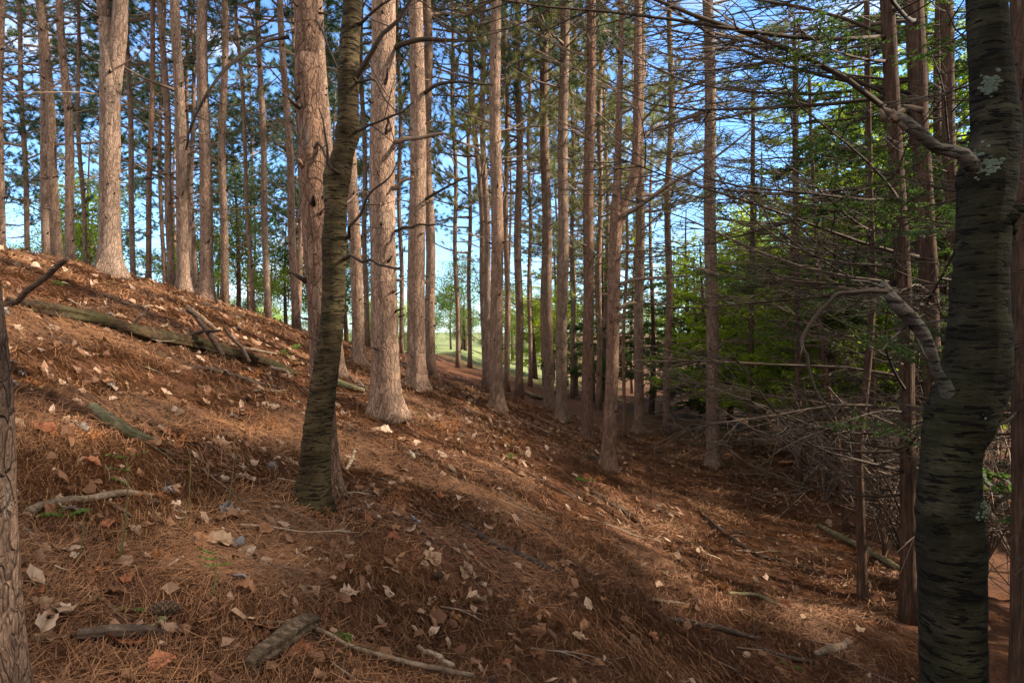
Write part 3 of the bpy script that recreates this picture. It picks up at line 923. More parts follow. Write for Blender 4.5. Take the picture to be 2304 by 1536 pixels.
pine('thickest pine with deeply furrowed bark near the centre left',
     [(868, 936, 72), (866, 800, 70), (864, 600, 66), (862, 400, 64), (861, 200, 62), (860, 0, 60)], None, None, True, crown=CROWN, crown_z=9.5, ndead=0, nstub=26,
     extra=[(M_TWIGD, [(885, 108, 13, .02), (950, 90, 11, .1), (1010, 90, 9, .15), (1072, 91, 4, .2)], 5), (M_TWIG, [(888, 320, 11, .02), (930, 312, 9, .1), (998, 302, 7, .2)], 1),
            (M_TWIG, [(885, 425, 10, .02), (905, 410, 8, .06), (932, 398, 5, .1)], 0), (M_TWIGD, [(890, 520, 8, .02), (930, 507, 6, .1), (980, 503, 4, .15)], 1),
            (M_TWIGD, [(868, 302, 8, .17), (872, 280, 5, .24), (876, 258, 3, .28)], 0), (M_TWIGD, [(866, 190, 8, .17), (870, 172, 6, .24), (873, 152, 3, .28)], 0)])
pine('second thick pine, right beside the thickest one',
     [(937, 874, 46), (937, 700, 45), (939, 450, 42), (938, 200, 38), (937, 0, 35)], None, None, True, crown=CROWN, crown_z=9, ndead=5, nstub=30,
     extra=[(M_TWIGD, [(955, 210, 9, .02), (985, 190, 8, .1), (1040, 186, 6, .2), (1112, 190, 3, .3)], 4), (M_TWIGD, [(950, 452, 8, .02), (990, 428, 6, .1), (1052, 403, 3, .2)], 3)])
pine('pine partly hidden behind the second thick pine', straight(969, 845, 25, 960), None, None, crown=CROWN, crown_z=8, ndead=10)
pine('very thin pine stem seen between the two thickest pines', straight(904, 830, 11, 896), 20, None, crown=CROWN, crown_z=6, ndead=12)
# --- middle stand
MG = 'slender pines in the middle of the stand'
pine('thin grey pine standing alone in the bright gap left of centre', straight(1031, 832, 11, 1016), 22, MG, crown=CROWN_Y, crown_z=4.6, ndead=26)
pine('thin dark pine on the right of the bright gap', straight(1057, 838, 10, 1055), 24, MG, crown=CROWN_Y, crown_z=4.0, ndead=26)
pine('slim pine that bows to the left, left of the straight central pine', [(1092, 848, 14), (1086, 600, 14), (1078, 420, 13), (1064, 200, 12), (1052, 0, 11)], 17, MG, crown=CROWN_Y, crown_z=5.2, ndead=22)
pine('slim pine hugging the left side of the straight central pine', straight(1101, 852, 16, 1082), 16.5, MG, crown=CROWN_Y, crown_z=5.2, ndead=20)
pine('straight central pine, foot on the sunny slope', straight(1118, 922, 32, 1115), None, MG, True, crown=CROWN, crown_z=8.5, ndead=14)
pine('narrow pine just right of the straight central pine', straight(1141, 860, 14, 1138), 19, MG, crown=CROWN_Y, crown_z=4.6, ndead=24)
pine('lighter medium pine between two thin poles right of the central pine', straight(1168, 869, 19, 1166), 17.5, MG, crown=CROWN_Y, crown_z=5.2, ndead=26)
pine('thin pole like pine, third right of the central pine', straight(1193, 868, 10, 1190), 23, MG, crown=CROWN_Y, crown_z=4.3, ndead=24)
pine('pale pine with its foot lit by sun, left one of a close pair', straight(1236, 915, 25, 1221), None, MG, True, crown=CROWN, crown_z=7.5, ndead=22)
pine('pine with a bright sunlit right edge, right one of a close pair', straight(1263, 945, 28, 1270), None, MG, True, crown=CROWN, crown_z=7.5, ndead=22)
pine('thin far pine behind the bright edged pine', straight(1288, 885, 10, 1290), 24, MG, crown=CROWN_Y, crown_z=4.3, ndead=24)
pine('reddish straight pine left of the pine that splits in two', straight(1320, 990, 28, 1330), None, MG, True, crown=CROWN, crown_z=7, ndead=26, mat=M_PINE2, dl=(.7, 1.6))
pine('thin far pine right behind the reddish straight pine', straight(1347, 905, 14, 1352), 21, MG, crown=CROWN_Y, crown_z=4.3, ndead=28)
pine('red barked pine that splits into two upright stems halfway up',
     [(1368, 1054, 36), (1374, 900, 33), (1380, 700, 32), (1386, 560, 31), (1390, 480, 33), (1391, 400, 20), (1392, 250, 16), (1396, 0, 12)], None, None, True, crown=CROWN_Y, crown_z=6.2, mat=M_PINE2, ndead=12, dl=(.6, 1.5),
     forks=[[(1388, 520, 26), (1398, 470, 26), (1418, 430, 23), (1430, 370, 20), (1434, 250, 19), (1436, 0, 17)]],
     extra=[(M_TWIG, [(1393, 492, 12, .02), (1500, 420, 9, .3), (1590, 368, 6, .6), (1690, 290, 3, .9)], 9), (M_TWIG, [(1390, 640, 9, .02), (1440, 628, 8, .15), (1555, 619, 4, .3)], 3),
            (M_TWIG, [(1396, 566, 6, .02), (1430, 565, 5, .1), (1466, 562, 3, .2)], 0), (M_TWIGP, [(1390, 696, 10, .02), (1410, 684, 9, .1), (1428, 680, 5, .12)], 0)])
pine('pine right of the one that splits in two, foot in grey shade', straight(1437, 974, 24, 1442), None, MG, True, crown=CROWN_Y, crown_z=4.6, ndead=30, dl=(.7, 1.7))
pine('thin brown stem standing between the splitting pine and its right neighbour', straight(1404, 985, 9, 1408, 420), None, MG, htot=5.5, crown=None, ndead=10, mat=M_PINE2, nstub=12, dl=(.3, .8))
pine('narrow pine with pale dead branches, second from the right of the pines', straight(1500, 975, 18, 1510), None, MG, crown=CROWN_Y, crown_z=6.5, ndead=40, dl=(.9, 2.2), dz0=.8)
pine('rightmost tall pine, alone at the edge of the dark thicket', straight(1605, 1046, 33, 1594), None, None, True, crown=CROWN_Y, crown_z=6.2, ndead=34, dl=(.8, 2.0), dz0=.9)
# --- far fill
FG = 'distant pines beyond the stand'
rf = random.Random(3)
far = []
for k in range(20): far.append((rf.uniform(-20, -5), rf.uniform(20, 36)))
for k in range(11): far.append((rf.uniform(-3.6, 6), rf.uniform(22, 34)))
for k in range(0): far.append((rf.uniform(4, 11), rf.uniform(20, 30)))
protoT = None
for k, (x, y) in enumerate(far):
    rgk = np.random.default_rng(900 + k)
    gz = H(x, y)
    root = empty('pine_tree', (x, y, gz))
    lab = ('slim distant pine on the left seen through the crest pines' if k < 20 else 'slim distant pine far back between the middle pines')
    tag(root, lab, 'pine tree', FG)
    ht = rf.uniform(12, 16); r0 = rf.uniform(.07, .12)
    z = np.linspace(-.1, ht, 16); p = np.stack([.1 * np.sin(z * .5 + k), .06 * np.cos(z * .4 + k), z], -1); p[:, :2] -= p[0, :2]
    b = MB(); rr = np.linspace(r0, .02, 16); b.tube(p, rr, 8)
    stubs(b, p, rr, rgk, 14, 6)
    obj('trunk', b.mesh('trunk', [M_PINE3, M_TWIGD]), root)
    cz = rf.uniform(2.8, 5.5)
    o = obj('crown', (CROWN if k < 20 else CROWN_Y)[k % 3], root, (0, 0, cz)); o.scale = (1, 1, (ht + .5 - cz) / 9.5); o.rotation_euler = (0, 0, rf.uniform(0, 6.28))
    for j in range(10):
        zz = rf.uniform(1, cz + 1)
        o = obj('dead_branch', DEADP[j % 7], root, (0, 0, zz)); L = rf.uniform(.7, 1.6); o.scale = (L, L, L); o.rotation_euler = (rf.uniform(-.4, .4), 0, rf.uniform(0, 6.28))

# ------------------------------------------------------------------ dark crooked cherry
def build_trunk(pix, Yd, mat, sides, nring, disp, ext=0, dy=None):
    P = np.array([[*at(u, v, Yd), w / 2 * Yd / F] for (u, v, w) in pix])
    if dy is not None: P[:, 1] += np.array(dy)
    return P


cp = [(700, 1150, 92), (702, 1110, 78), (707, 1050, 72), (717, 950, 67), (730, 850, 61), (745, 750, 56), (751, 650, 54), (752, 560, 55), (755, 480, 53), (757, 405, 56), (768, 360, 52), (779, 318, 50), (783, 280, 50), (784, 200, 47), (787, 100, 47), (794, 0, 44), (804, -200, 42), (818, -500, 38)]
Yc = ghit(702, 1138)[1]
P = np.array([[*at(u, v, Yc), w / 2 * Yc / F * .95] for (u, v, w) in cp])
P[0, 2] = H(P[0, 0], P[0, 1]) - .05
org = np.array([P[0, 0], P[0, 1], H(P[0, 0], P[0, 1])])
root = empty('cherry_tree', tuple(org)); tag(root, 'dark crooked trunk with black bark dashes standing before the leaning pine', 'cherry tree')
Q = smooth_path(P, 150); lp = Q[:, :3] - org; rad = Q[:, 3].copy()


def knot(rad, lp, zk, a, w):
    return rad * (1 + a * np.exp(-((lp[:, 2] - zk) / w) ** 2))


def pz(v): return float(at(0, v, Yc)[2] - org[2])


for v, a, w in ((300, .14, .05), (395, .16, .06), (540, .1, .04), (180, .08, .05)): rad = knot(rad, lp, pz(v), a, w)
b = MB(); b.tube(lp, rad, 30, 0, .5, True, bark_disp(.06, 12, 77, 1.2, .32, 0))
obj('trunk', b.mesh('trunk', [M_CHERRY]), root)


def px_branch(root, org, Yd, pts, mat, ntw, seed, name='branch', sides=8, label=None, twl=(.06, .3), jitter=.008):
    rg = np.random.default_rng(seed)
    q = smooth_path(np.array([[*(at(u, v, Yd - dy) - org), w / 2 * Yd / F] for (u, v, w, dy) in pts]), 26)
    q[1:, :3] += np.stack([np.interp(np.arange(25), np.arange(0, 25, 4), rg.normal(0, jitter, 7)) for _ in range(3)], -1)
    b = MB(); b.tube(q[:, :3], q[:, 3], sides, 0, .4, True)
    for k in range(ntw):
        i = int(rg.integers(5, 25)); dv = rg.normal(0, 1, 3) * np.array([1, .7, .8]); dv /= np.linalg.norm(dv); l = rg.uniform(*twl)
        e = q[i, :3] + dv * l + rg.normal(0, .1, 3) * l
        rr = min(q[i, 3] * .5, .004)
        m_ = q[i, :3] + dv * l * .5 + rg.normal(0, .06, 3) * l
        b.tube([q[i, :3], m_, e], [rr, rr * .7, rr * .35], 4, 0, .6, False)
        if l > .15:
            b.tube([m_, m_ + norm(dv + rg.normal(0, .7, 3)) * l * .5], [rr * .6, rr * .3], 3, 0, .5, False)
    o = obj(name, b.mesh(name, [mat]), root)
    if label: o['label'] = label
    return o


px_branch(root, org, Yc, [(792, 185, 16, 0), (815, 150, 13, .05), (850, 95, 11, .1), (895, 40, 9, .12), (945, -30, 7, .15)], M_TWIGD, 5, 1)
px_branch(root, org, Yc, [(788, 300, 9, 0), (830, 285, 6, .1), (880, 260, 5, .2), (930, 235, 3, .25)], M_TWIGD, 5, 2)
px_branch(root, org, Yc, [(776, 535, 10, 0), (800, 500, 7, .1), (830, 440, 5, .15), (868, 410, 4, .2), (905, 360, 2.5, .2)], M_TWIGD, 4, 3)
px_branch(root, org, Yc, [(770, 580, 9, 0), (810, 583, 7, .1), (860, 594, 6, .15), (906, 605, 4, .2)], M_TWIGD, 1, 4)
px_branch(root, org, Yc, [(800, 190, 7, 0), (840, 175, 5, .1), (870, 230, 3, .15), (930, 290, 2.5, .15)], M_TWIGD, 4, 5)
px_branch(root, org, Yc, [(778, 405, 8, -.02), (750, 385, 7, .1), (735, 330, 5, .15), (715, 240, 3, .2)], M_TWIGD, 4, 6)
px_branch(root, org, Yc, [(800, 60, 9, 0), (850, 20, 6, .1), (905, -10, 4, .15), (970, 15, 3, .15), (1005, 90, 2.5, .2), (980, 200, 2, .2)], M_TWIGD, 6, 7)

# ------------------------------------------------------------------ right edge birch
Yb = 1.75
bp = [(2150, 1900, 190), (2147, 1700, 170), (2145, 1536, 166), (2143, 1400, 166), (2140, 1240, 174), (2137, 1150, 166), (2136, 1080, 152), (2143, 1000, 150), (2163, 930, 172), (2190, 860, 178), (2203, 780, 164), (2204, 660, 142), (2212, 520, 134), (2220, 410, 140), (2240, 310, 128), (2233, 200, 112), (2225, 100, 106), (2218, 0, 100), (2205, -300, 92), (2190, -800, 80)]
P = np.array([[*at(u, v, Yb), w / 2 * Yb / F * cw(u) * .96] for (u, v, w) in bp])
gz = H(P[0, 0], P[0, 1]); P[0, 2] = min(gz - .05, P[0, 2])
org = np.array([P[0, 0], P[0, 1], gz])
root = empty('birch_tree', tuple(org)); tag(root, 'large dark crooked birch with lichen patches filling the right edge', 'birch tree')
Q = smooth_path(P, 170); lp = Q[:, :3] - org; rad = Q[:, 3].copy()
for v, a, w in ((1150, .08, .02), (1185, -.05, .015), (950, .08, .05), (400, .08, .03)): rad = knot(rad, lp, float(at(0, v, Yb)[2] - org[2]), a, w)
b = MB(); b.tube(lp, rad, 40, 0, .5, True, bark_disp(.045, 14, 55, 1.6))
obj('trunk', b.mesh('trunk', [M_BIRCH]), root)
o = px_branch(root, org, Yb, [(2215, 400, 46, 0), (2175, 372, 36, .04), (2135, 340, 25, .06), (2100, 322, 24, .07), (2050, 285, 27, .09), (2024, 264, 23, .1), (2012, 252, 14, .1)], M_SNAG, 0, 11, 'broken_branch', 14, 'pale peeling broken limb near the top of the trunk', jitter=.006)
b = MB()
rgx = np.random.default_rng(4)
for k in range(7):
    q0 = at(2020 + 18 * rgx.normal(), 262 + 9 * rgx.normal(), Yb - .1) - org
    dv = norm(np.array([-.6, rgx.normal() * .4, .6 + .6 * rgx.normal()])) * rgx.uniform(.015, .04)
    b.tube([q0 - dv * .6, q0 + dv * .4, q0 + dv], [.008, .006, .001], 4, 0)
obj('splinter_tuft', b.mesh('splinter_tuft', [M_STICK]), o)
px_branch(root, org, Yb, [(2145, 915, 44, 0), (2112, 860, 24, .05), (2090, 790, 22, .08), (2052, 728, 30, .1), (2014, 682, 26, .12), (1990, 640, 15, .12)], M_SNAG, 6, 12, 'broken_branch', 12, 'rough broken branch rising to the left, bare and snapped', twl=(.03, .12), jitter=.007)
px_branch(root, org, Yb, [(2010, 672, 14, .12), (1960, 655, 10, .14), (1880, 662, 9, .16), (1820, 715, 8, .16), (1796, 780, 7, .16), (1806, 840, 6, .16), (1845, 905, 5, .16), (1872, 960, 3, .16)], M_TWIGD, 3, 13, 'drooping_twig', 7, 'dark bare branch arching down to the left', twl=(.03, .16), jitter=.012)
px_branch(root, org, Yb, [(2270, 520, 30, .03), (2300, 470, 20, .05), (2340, 430, 18, .05)], M_BIRCH, 0, 14)
# lichen patches: thin crusts on the bark
def patch(u, v, w, h_, seed):
    rg = np.random.default_rng(seed); b = MB()
    i = int(np.argmin(abs(lp[:, 2] - (at(0, v, Yb)[2] - org[2]))))
    for k in range(130):
        uu = u + rg.normal() * w; vv = v + rg.normal() * h_ - (uu - u) * .35
        zc = at(uu, vv, Yb) - org
        i = int(np.argmin(abs(lp[:, 2] - zc[2]))); c = lp[i]
        dx = zc[0] - c[0]
        if abs(dx) > rad[i] * .96: continue
        yy = c[1] - math.sqrt(rad[i] ** 2 - dx * dx)
        nrm = norm(np.array([dx, yy - c[1], 0.])); p0 = np.array([zc[0], yy, zc[2]])
        t1 = norm(np.cross(nrm, [0, 0, 1])); t2 = np.array([0, 0, 1.])
        m = 7; r_ = rg.uniform(.0015, .0055) * (1 + .4 * rg.random(m))
        a = np.arange(m) / m * 6.283
        ring = p0 + nrm * .0015 + (np.cos(a) * r_)[:, None] * t1 + (np.sin(a) * r_ * .7)[:, None] * t2
        b.add(np.vstack([ring, p0 + nrm * .005]), None, [[j, (j + 1) % m, m] for j in range(m)])
    o_ = obj('lichen_patch', b.mesh('lichen_patch', [M_LICHEN]), root)
patch(2190, 385, 14, 9, 1); patch(2172, 352, 10, 10, 2); patch(2205, 205, 6, 10, 3); patch(2190, 1130, 14, 8, 4)

# ------------------------------------------------------------------ cedars with arching dead limbs
DEADC = [limb_mesh('dead_limb', 400 + j, 1.0, .0062, r_, c_, .07, 18, .34, 3, [M_TWIGD], twcurve=.35) for j, (r_, c_) in enumerate(((-.3, .6), (-.15, .5), (.1, .3), (.35, -.3), (-.45, .75), (.0, .25), (.45, -.15), (-.35, .3)))]
LIVEC = [limb_mesh('leafy_limb', 430 + j, 1.0, .0085, r_, c_, .035, 20, .32, 3, [M_TWIGD, M_CEDARL], 260, .0085, .3, twcurve=.2) for j, (r_, c_) in enumerate(((-.1, .2), (.05, .1), (-.2, .25), (.1, -.15)))]
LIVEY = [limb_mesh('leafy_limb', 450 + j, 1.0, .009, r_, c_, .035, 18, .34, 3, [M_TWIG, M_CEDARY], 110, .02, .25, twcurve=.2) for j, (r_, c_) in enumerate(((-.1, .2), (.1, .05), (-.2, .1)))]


def cedar(label, pix, Yd=None, htot=10, ndead=40, nlive=10, dl=(1.2, 3.0), az=(0, 6.283), zr=(.6, 6), live_z=2.0, group='dark cedars of the right hand thicket', live=None, name='cedar_tree', lr=(.8, 1.8), seed=0, bare=None):
    rg = np.random.default_rng(seed + 50)
    if Yd is None: Yd = ghit(pix[0][0], pix[0][1])[1]
    P, gz = trunk_path(pix, Yd, htot, None)
    org = np.array([P[0, 0], P[0, 1], gz])
    root = empty(name, tuple(org)); tag(root, label, 'cedar tree', group)
    Q = smooth_path(P, 60); lp = Q[:, :3] - org; rad = Q[:, 3] * (1 + .35 * np.exp(-np.clip(lp[:, 2], 0, 9) / .2))
    b = MB(); b.tube(lp, rad, 18, 0, .5, True, bark_disp(.10, 16, seed, .12))
    obj('trunk', b.mesh('trunk', [M_CEDAR]), root)
    for k in range(ndead + nlive):
        lv = k >= ndead
        z = rg.uniform(max(zr[0], live_z) if lv else zr[0], zr[1])
        i = int(np.argmin(abs(lp[:, 2] - z)))
        src = (live or LIVEC) if lv else DEADC
        o = obj('leafy_limb' if lv else 'dead_limb', src[int(rg.integers(0, len(src)))], root, tuple(lp[i]))
        L = rg.uniform(*(lr if lv else dl)) * (.42 + .58 * min(z / 3.2, 1))
        o.scale = (L, L, L * rg.uniform(.8, 1.2)); o.rotation_euler = (rg.uniform(-.35, .35), rg.uniform(-.25, .2), rg.uniform(*az))
    return root


W = 3.14159
cedar('reddish brown cedar trunk with arching dead limbs, left of the birch', [(2046, 1400, 44), (2040, 900, 42), (2030, 600, 42), (2012, 300, 40), (1996, 0, 38)], None, 11, 38, 4, (1.6, 4.0), (W - 1.2, W + 1.3), (1.2, 6.5), 2.5, seed=1)
cedar('thick dark cedar with a sunlit right edge behind the birch', [(2105, 1330, 52), (2098, 900, 50), (2088, 600, 50), (2070, 300, 50), (2056, 0, 50)], 6.9, 11, 26, 4, (1.6, 4.0), (W - 1.3, W + 1.3), (1.2, 7), 3, seed=2)
cedar('small dark cedar stem standing in front of the thicket, low right', [(1942, 1345, 26), (1936, 1150, 24), (1932, 1000, 23), (1950, 850, 20), (1965, 650, 16), (1960, 450, 12)], None, 5.5, 16, 2, (.7, 1.9), (0, 6.283), (1.1, 4.5), 3, seed=3)
cedar('cedar trunk glimpsed between the thick cedar and the birch', [(2160, 1250, 34), (2150, 700, 34), (2135, 300, 34), (2130, 0, 34)], 8.5, 11, 22, 12, (1.2, 2.8), (0, 6.283), (.8, 7), 2.5, seed=4)
cedar('dark cedar at the very right edge behind the birch', [(2300, 1500, 60), (2298, 900, 54), (2296, 300, 50), (2292, 0, 48)], 4.6, 11, 30, 12, (1.0, 2.2), (0, 6.283), (.5, 5), 1.5, seed=5)
cedar('leaning grey stem tangled in dead twigs in the thicket', [(1905, 1180, 16), (1885, 1000, 15), (1855, 820, 14), (1840, 600, 11), (1830, 400, 9)], 9.0, 6, 34, 6, (.8, 2.0), (0, 6.283), (.5, 5), 2.5, seed=6)
cedar('slim dark cedar deep in the thicket left of the cedar pair', [(1800, 1075, 18), (1795, 800, 17), (1790, 500, 15), (1788, 200, 12)], 11.5, 8, 24, 10, (1.0, 2.4), (0, 6.283), (.5, 7), 2.2, seed=7)
cedar('slim cedar behind the rightmost pine at the edge of the hollow', [(1690, 1010, 15), (1690, 800, 14), (1693, 500, 13), (1695, 200, 10)], 15, 8, 24, 10, (1.0, 2.6), (0, 6.283), (.5, 8), 2.2, seed=8)
cedar('slim cedar in the thicket between the leaning stem and the cedar pair', [(1965, 1130, 22), (1960, 800, 20), (1955, 400, 18), (1950, 0, 15)], 10, 9, 24, 10, (1.0, 2.4), (0, 6.283), (.5, 8), 2.2, seed=9)

# ------------------------------------------------------------------ background evergreens and broadleaf trees
def bg_cedar(label, x, y, ht, seed, live, group, nl=44, zmin=.6, spread=1.9):
    rg = np.random.default_rng(seed + 500); gz = H(x, y)
    root = empty('evergreen_tree', (x, y, gz)); tag(root, label, 'evergreen tree', group)
    z = np.linspace(-.1, ht, 14); p = np.stack([.12 * np.sin(z * .5 + seed), .1 * np.cos(z * .4 + seed), z], -1); p[:, :2] -= p[0, :2]
    b = MB(); b.tube(p, np.linspace(.11, .02, 14), 8)
    obj('trunk', b.mesh('trunk', [M_CEDAR]), root)
    for k in range(nl):
        f = (k + rg.random()) / nl; zz = zmin + (ht - zmin) * f
        i = int(np.argmin(abs(z - zz)))
        o = obj('leafy_limb', live[int(rg.integers(0, len(live)))], root, tuple(p[i]))
        L = spread * (1.1 - f * .8) * rg.uniform(.7, 1.2)
        o.scale = (L, L, L); o.rotation_euler = (rg.uniform(-.3, .3), rg.uniform(-.2, .25), rg.uniform(0, 6.283))
    return root


LIVEF = [limb_mesh('leafy_limb', 470 + j, 1.0, .009, r_, c_, .035, 16, .36, 2, [M_TWIGD, M_CEDARL], 260, .0165, .12, twcurve=.2) for j, (r_, c_) in enumerate(((-.1, .2), (.1, .05), (-.2, .1), (.2, -.1)))]
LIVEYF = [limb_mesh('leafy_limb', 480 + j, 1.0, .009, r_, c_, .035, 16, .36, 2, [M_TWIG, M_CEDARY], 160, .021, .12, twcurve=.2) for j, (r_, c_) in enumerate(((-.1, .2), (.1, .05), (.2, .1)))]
EG = 'evergreens closing the view on the right'
rb = random.Random(8)
spots = [(3.2, 25), (5.0, 27), (6.6, 24), (8.4, 26), (10.5, 24.5), (6.4, 20), (8.6, 21), (4.6, 22.5), (4.0, 31), (7.5, 31), (14.5, 27), (9.0, 18.4), (10.6, 21.6), (8.3, 19.8), (7.4, 12.4)]
for k, (x, y) in enumerate(spots):
    bg_cedar('dense green evergreen deep in the right hand wood', x, y, rb.uniform(5.0, 7.5) + (5 if k > 10 else 0), k, LIVEF, EG, 40 + (16 if k > 10 else 0))
LATER = []
YG = 'sunlit yellow green trees behind the thicket'
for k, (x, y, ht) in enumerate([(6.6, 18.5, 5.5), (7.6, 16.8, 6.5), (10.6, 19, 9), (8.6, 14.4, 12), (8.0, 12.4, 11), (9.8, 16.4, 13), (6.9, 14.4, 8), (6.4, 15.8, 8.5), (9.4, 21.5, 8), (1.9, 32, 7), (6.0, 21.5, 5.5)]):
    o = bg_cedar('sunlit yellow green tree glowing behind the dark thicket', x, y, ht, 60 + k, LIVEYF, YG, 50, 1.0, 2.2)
for k, (x, y, ht) in enumerate([(7.0, 15.3, 6.2), (9.4, 15.8, 9.5), (7.6, 13.2, 11), (10.4, 17.4, 10.5), (7.2, 19.5, 7.5), (7.9, 22.6, 9.2), (9.4, 24, 9), (6.5, 24.5, 7.5), (9.2, 18.2, 9.5), (8.2, 13.2, 7.5)]):
    LATER.append(('sunlit yellow green leafy tree backlit behind the cedar pair', x, y, ht, 1 + 2 * k, YG, .8, .6))
SG = 'evergreens added on the right and behind to cast shade'  # shade trees added mostly out of view, to block sun and sky light
for k, (x, y, ht) in enumerate([(6.4, 3.9, 8), (6.2, 1.6, 9), (5.2, -.6, 8), (8.6, 3.4, 12.5), (8.4, .8, 12.5), (10.6, 2.2, 14), (11.2, 3.9, 12), (7.4, -1.8, 11), (11, -.6, 13), (4.6, -3, 8), (2.2, -3.4, 7), (9.8, 10.2, 5), (7.0, 11.0, 11)]):
    bg_cedar('dense dark evergreen added on the right and behind the viewer for shade', x, y, ht, 90 + k, LIVEF, SG, 60, 3.0 if x == 7.0 else .5, 2.7)


def broadleaf_crown(seed, ht, rad_, nleaf, mat, lsize):
    rg = np.random.default_rng(seed); b = MB(); cl = []
    for k in range(26):
        f = rg.uniform(.2, 1); az = rg.uniform(0, 6.283); L = rad_ * rg.uniform(.5, 1.1) * (1.15 - .6 * f)
        s = np.linspace(0, 1, 6)
        z0 = ht * f * .75
        p = np.stack([math.cos(az) * L * s, math.sin(az) * L * s, z0 + L * (.7 * s + .2 * s * s)], -1) + rg.normal(0, .05, (6, 3)) * s[:, None]
        b.tube(p, np.linspace(.03, .006, 6), 4, 0, .5, False)
        for q in range(7):
            i = int(rg.integers(2, 6)); c = p[i] + rg.normal(0, .35, 3)
            b.tube([p[i], (p[i] + c) / 2 + rg.normal(0, .05, 3), c], [.008, .006, .003], 3, 0, .6, False); cl.append(c)
    cl = np.array(cl); idx = rg.integers(0, len(cl), nleaf)
    c = cl[idx] + rg.normal(0, .22, (nleaf, 3))
    tint = np.clip((vhash(idx, idx * 3, 5) * .6 + rg.uniform(0, .4, nleaf)), 0, 1)
    add_leaves(b, c, lsize, rg, 1, .3, None, tint, .6)
    return b.mesh('crown', [M_TWIG, mat], False)


BC = [broadleaf_crown(700 + j, 7, 2.6, 8500, (M_BROAD, M_CEDARY)[j % 2], .052) for j in range(4)]
BG = 'broadleaf trees beyond the crest'


def broadleaf(label, x, y, ht, k, group, cs=1, zc=None):
    gz = H(x, y); root = empty('broadleaf_tree', (x, y, gz)); tag(root, label, 'broadleaf tree', group)
    z = np.linspace(-.1, ht * .95, 12); p = np.stack([.15 * np.sin(z * .4 + k), .1 * np.cos(z * .5 + k), z], -1); p[:, :2] -= p[0, :2]
    b = MB(); b.tube(p, np.linspace(.12, .02, 12), 8); obj('trunk', b.mesh('trunk', [M_CEDAR]), root)
    zc = ht * .25 if zc is None else zc
    o = obj('crown', BC[k % 4], root, (0, 0, zc)); s = (ht - zc) / 8.5; o.scale = (cs, cs, s); o.rotation_euler = (0, 0, k * 1.7)


for k, (x, y) in enumerate([(-10.5, 26), (-12.8, 28), (-14.5, 31), (-9.5, 29), (-18, 29), (-21, 32), (-8, 31), (-26, 34), (-6.5, 27), (-16, 26), (-12, 34), (-23, 29)]):
    broadleaf('airy broadleaf tree with fresh green leaves down behind the left crest', x, y, rb.uniform(6.0, 8.5) if k else 9, k, BG)
for k in range(16):
    broadleaf('low green bush at the near edge of the meadow', -13 + k * 1.15 + rb.uniform(-.5, .5), rb.uniform(36, 50), rb.uniform(2.4, 4.6), 2 * (k % 2), 'bushes along the meadow edge', .55, .1)
for a_ in LATER: broadleaf(*a_)
for k in range(26):
    x = -38 + k * 3.1 + rb.uniform(-1.5, 1.5); y = rb.uniform(62, 85)
    broadleaf('small far broadleaf tree on the far side of the meadow', x, y, rb.uniform(5, 8), k, 'far tree line beyond the meadow', 1.5, 1)
for k, (x, y) in enumerate([(-2.6, 33), (-.5, 36), (1.0, 29), (2.4, 30)]):
    broadleaf('fresh green young tree at the back of the pine stand', x, y, rb.uniform(4.5, 6.5), k + 1, 'young trees at the back of the stand', .8, 1.0)

# ------------------------------------------------------------------ dead brush in the thicket
def brush_mesh(seed, mat):
    rg = np.random.default_rng(seed); b = MB()
    for k in range(9):
        az = rg.uniform(0, 6.283); lean = rg.uniform(.2, .9); L = rg.uniform(.9, 1.9)
        s = np.linspace(0, 1, 8)
        p = np.stack([math.cos(az) * lean * L * s ** 1.3, math.sin(az) * lean * L * s ** 1.3, L * (s - .28 * lean * s * s)], -1)
        p += np.cumsum(rg.normal(0, .018, (8, 3)), 0) * s[:, None]
        t = rg.uniform(0, 1)
        b.tube(p, np.linspace(.010, .003, 8), 4, 0, t, False)
        for q in range(9):
            i = int(rg.integers(2, 8)); d = norm(np.array([rg.normal(), rg.normal(), rg.normal() * .6 + .1])); l = rg.uniform(.15, .6)
            w = np.array([p[i], p[i] + d * l * .5 + rg.normal(0, .03, 3), p[i] + d * l + rg.normal(0, .07, 3)])
            b.tube(w, [.005, .0038, .002], 3, 0, rg.uniform(0, 1), False)
            for r_ in range(2):
                d2 = norm(d + rg.normal(0, .7, 3)); b.tube([w[1], w[1] + d2 * l * .4], [.003, .0015], 3, 0, rg.uniform(0, 1), False)
    return b.mesh('dead_shrub', [mat])


BR = [brush_mesh(800 + j, (M_TWIGD, M_TWIG)[j % 2]) for j in range(4)]
rs = random.Random(12)
bs = []
for k in range(46):
    y = rs.uniform(6.5, 17); x = y * rs.uniform(.45, .76)
    if x < 4.2: x = 4.2 + rs.random()
    bs.append((x, y))
for k, (x, y) in enumerate(bs):
    o = obj('dead_shrub', BR[k % 4], None, (x, y, H(x, y) - .03)); s = rs.uniform(.8, 1.5); o.scale = (s, s, s); o.rotation_euler = (0, 0, rs.uniform(0, 6.28))
    tag(o, ('bare brown dead shrub tangled into the thicket on the right', 'bare pale twigged dead shrub caught by light in the right thicket')[k % 2], 'shrub', ('brown dead shrubs of the thicket', 'pale dead shrubs of the thicket')[k % 2])

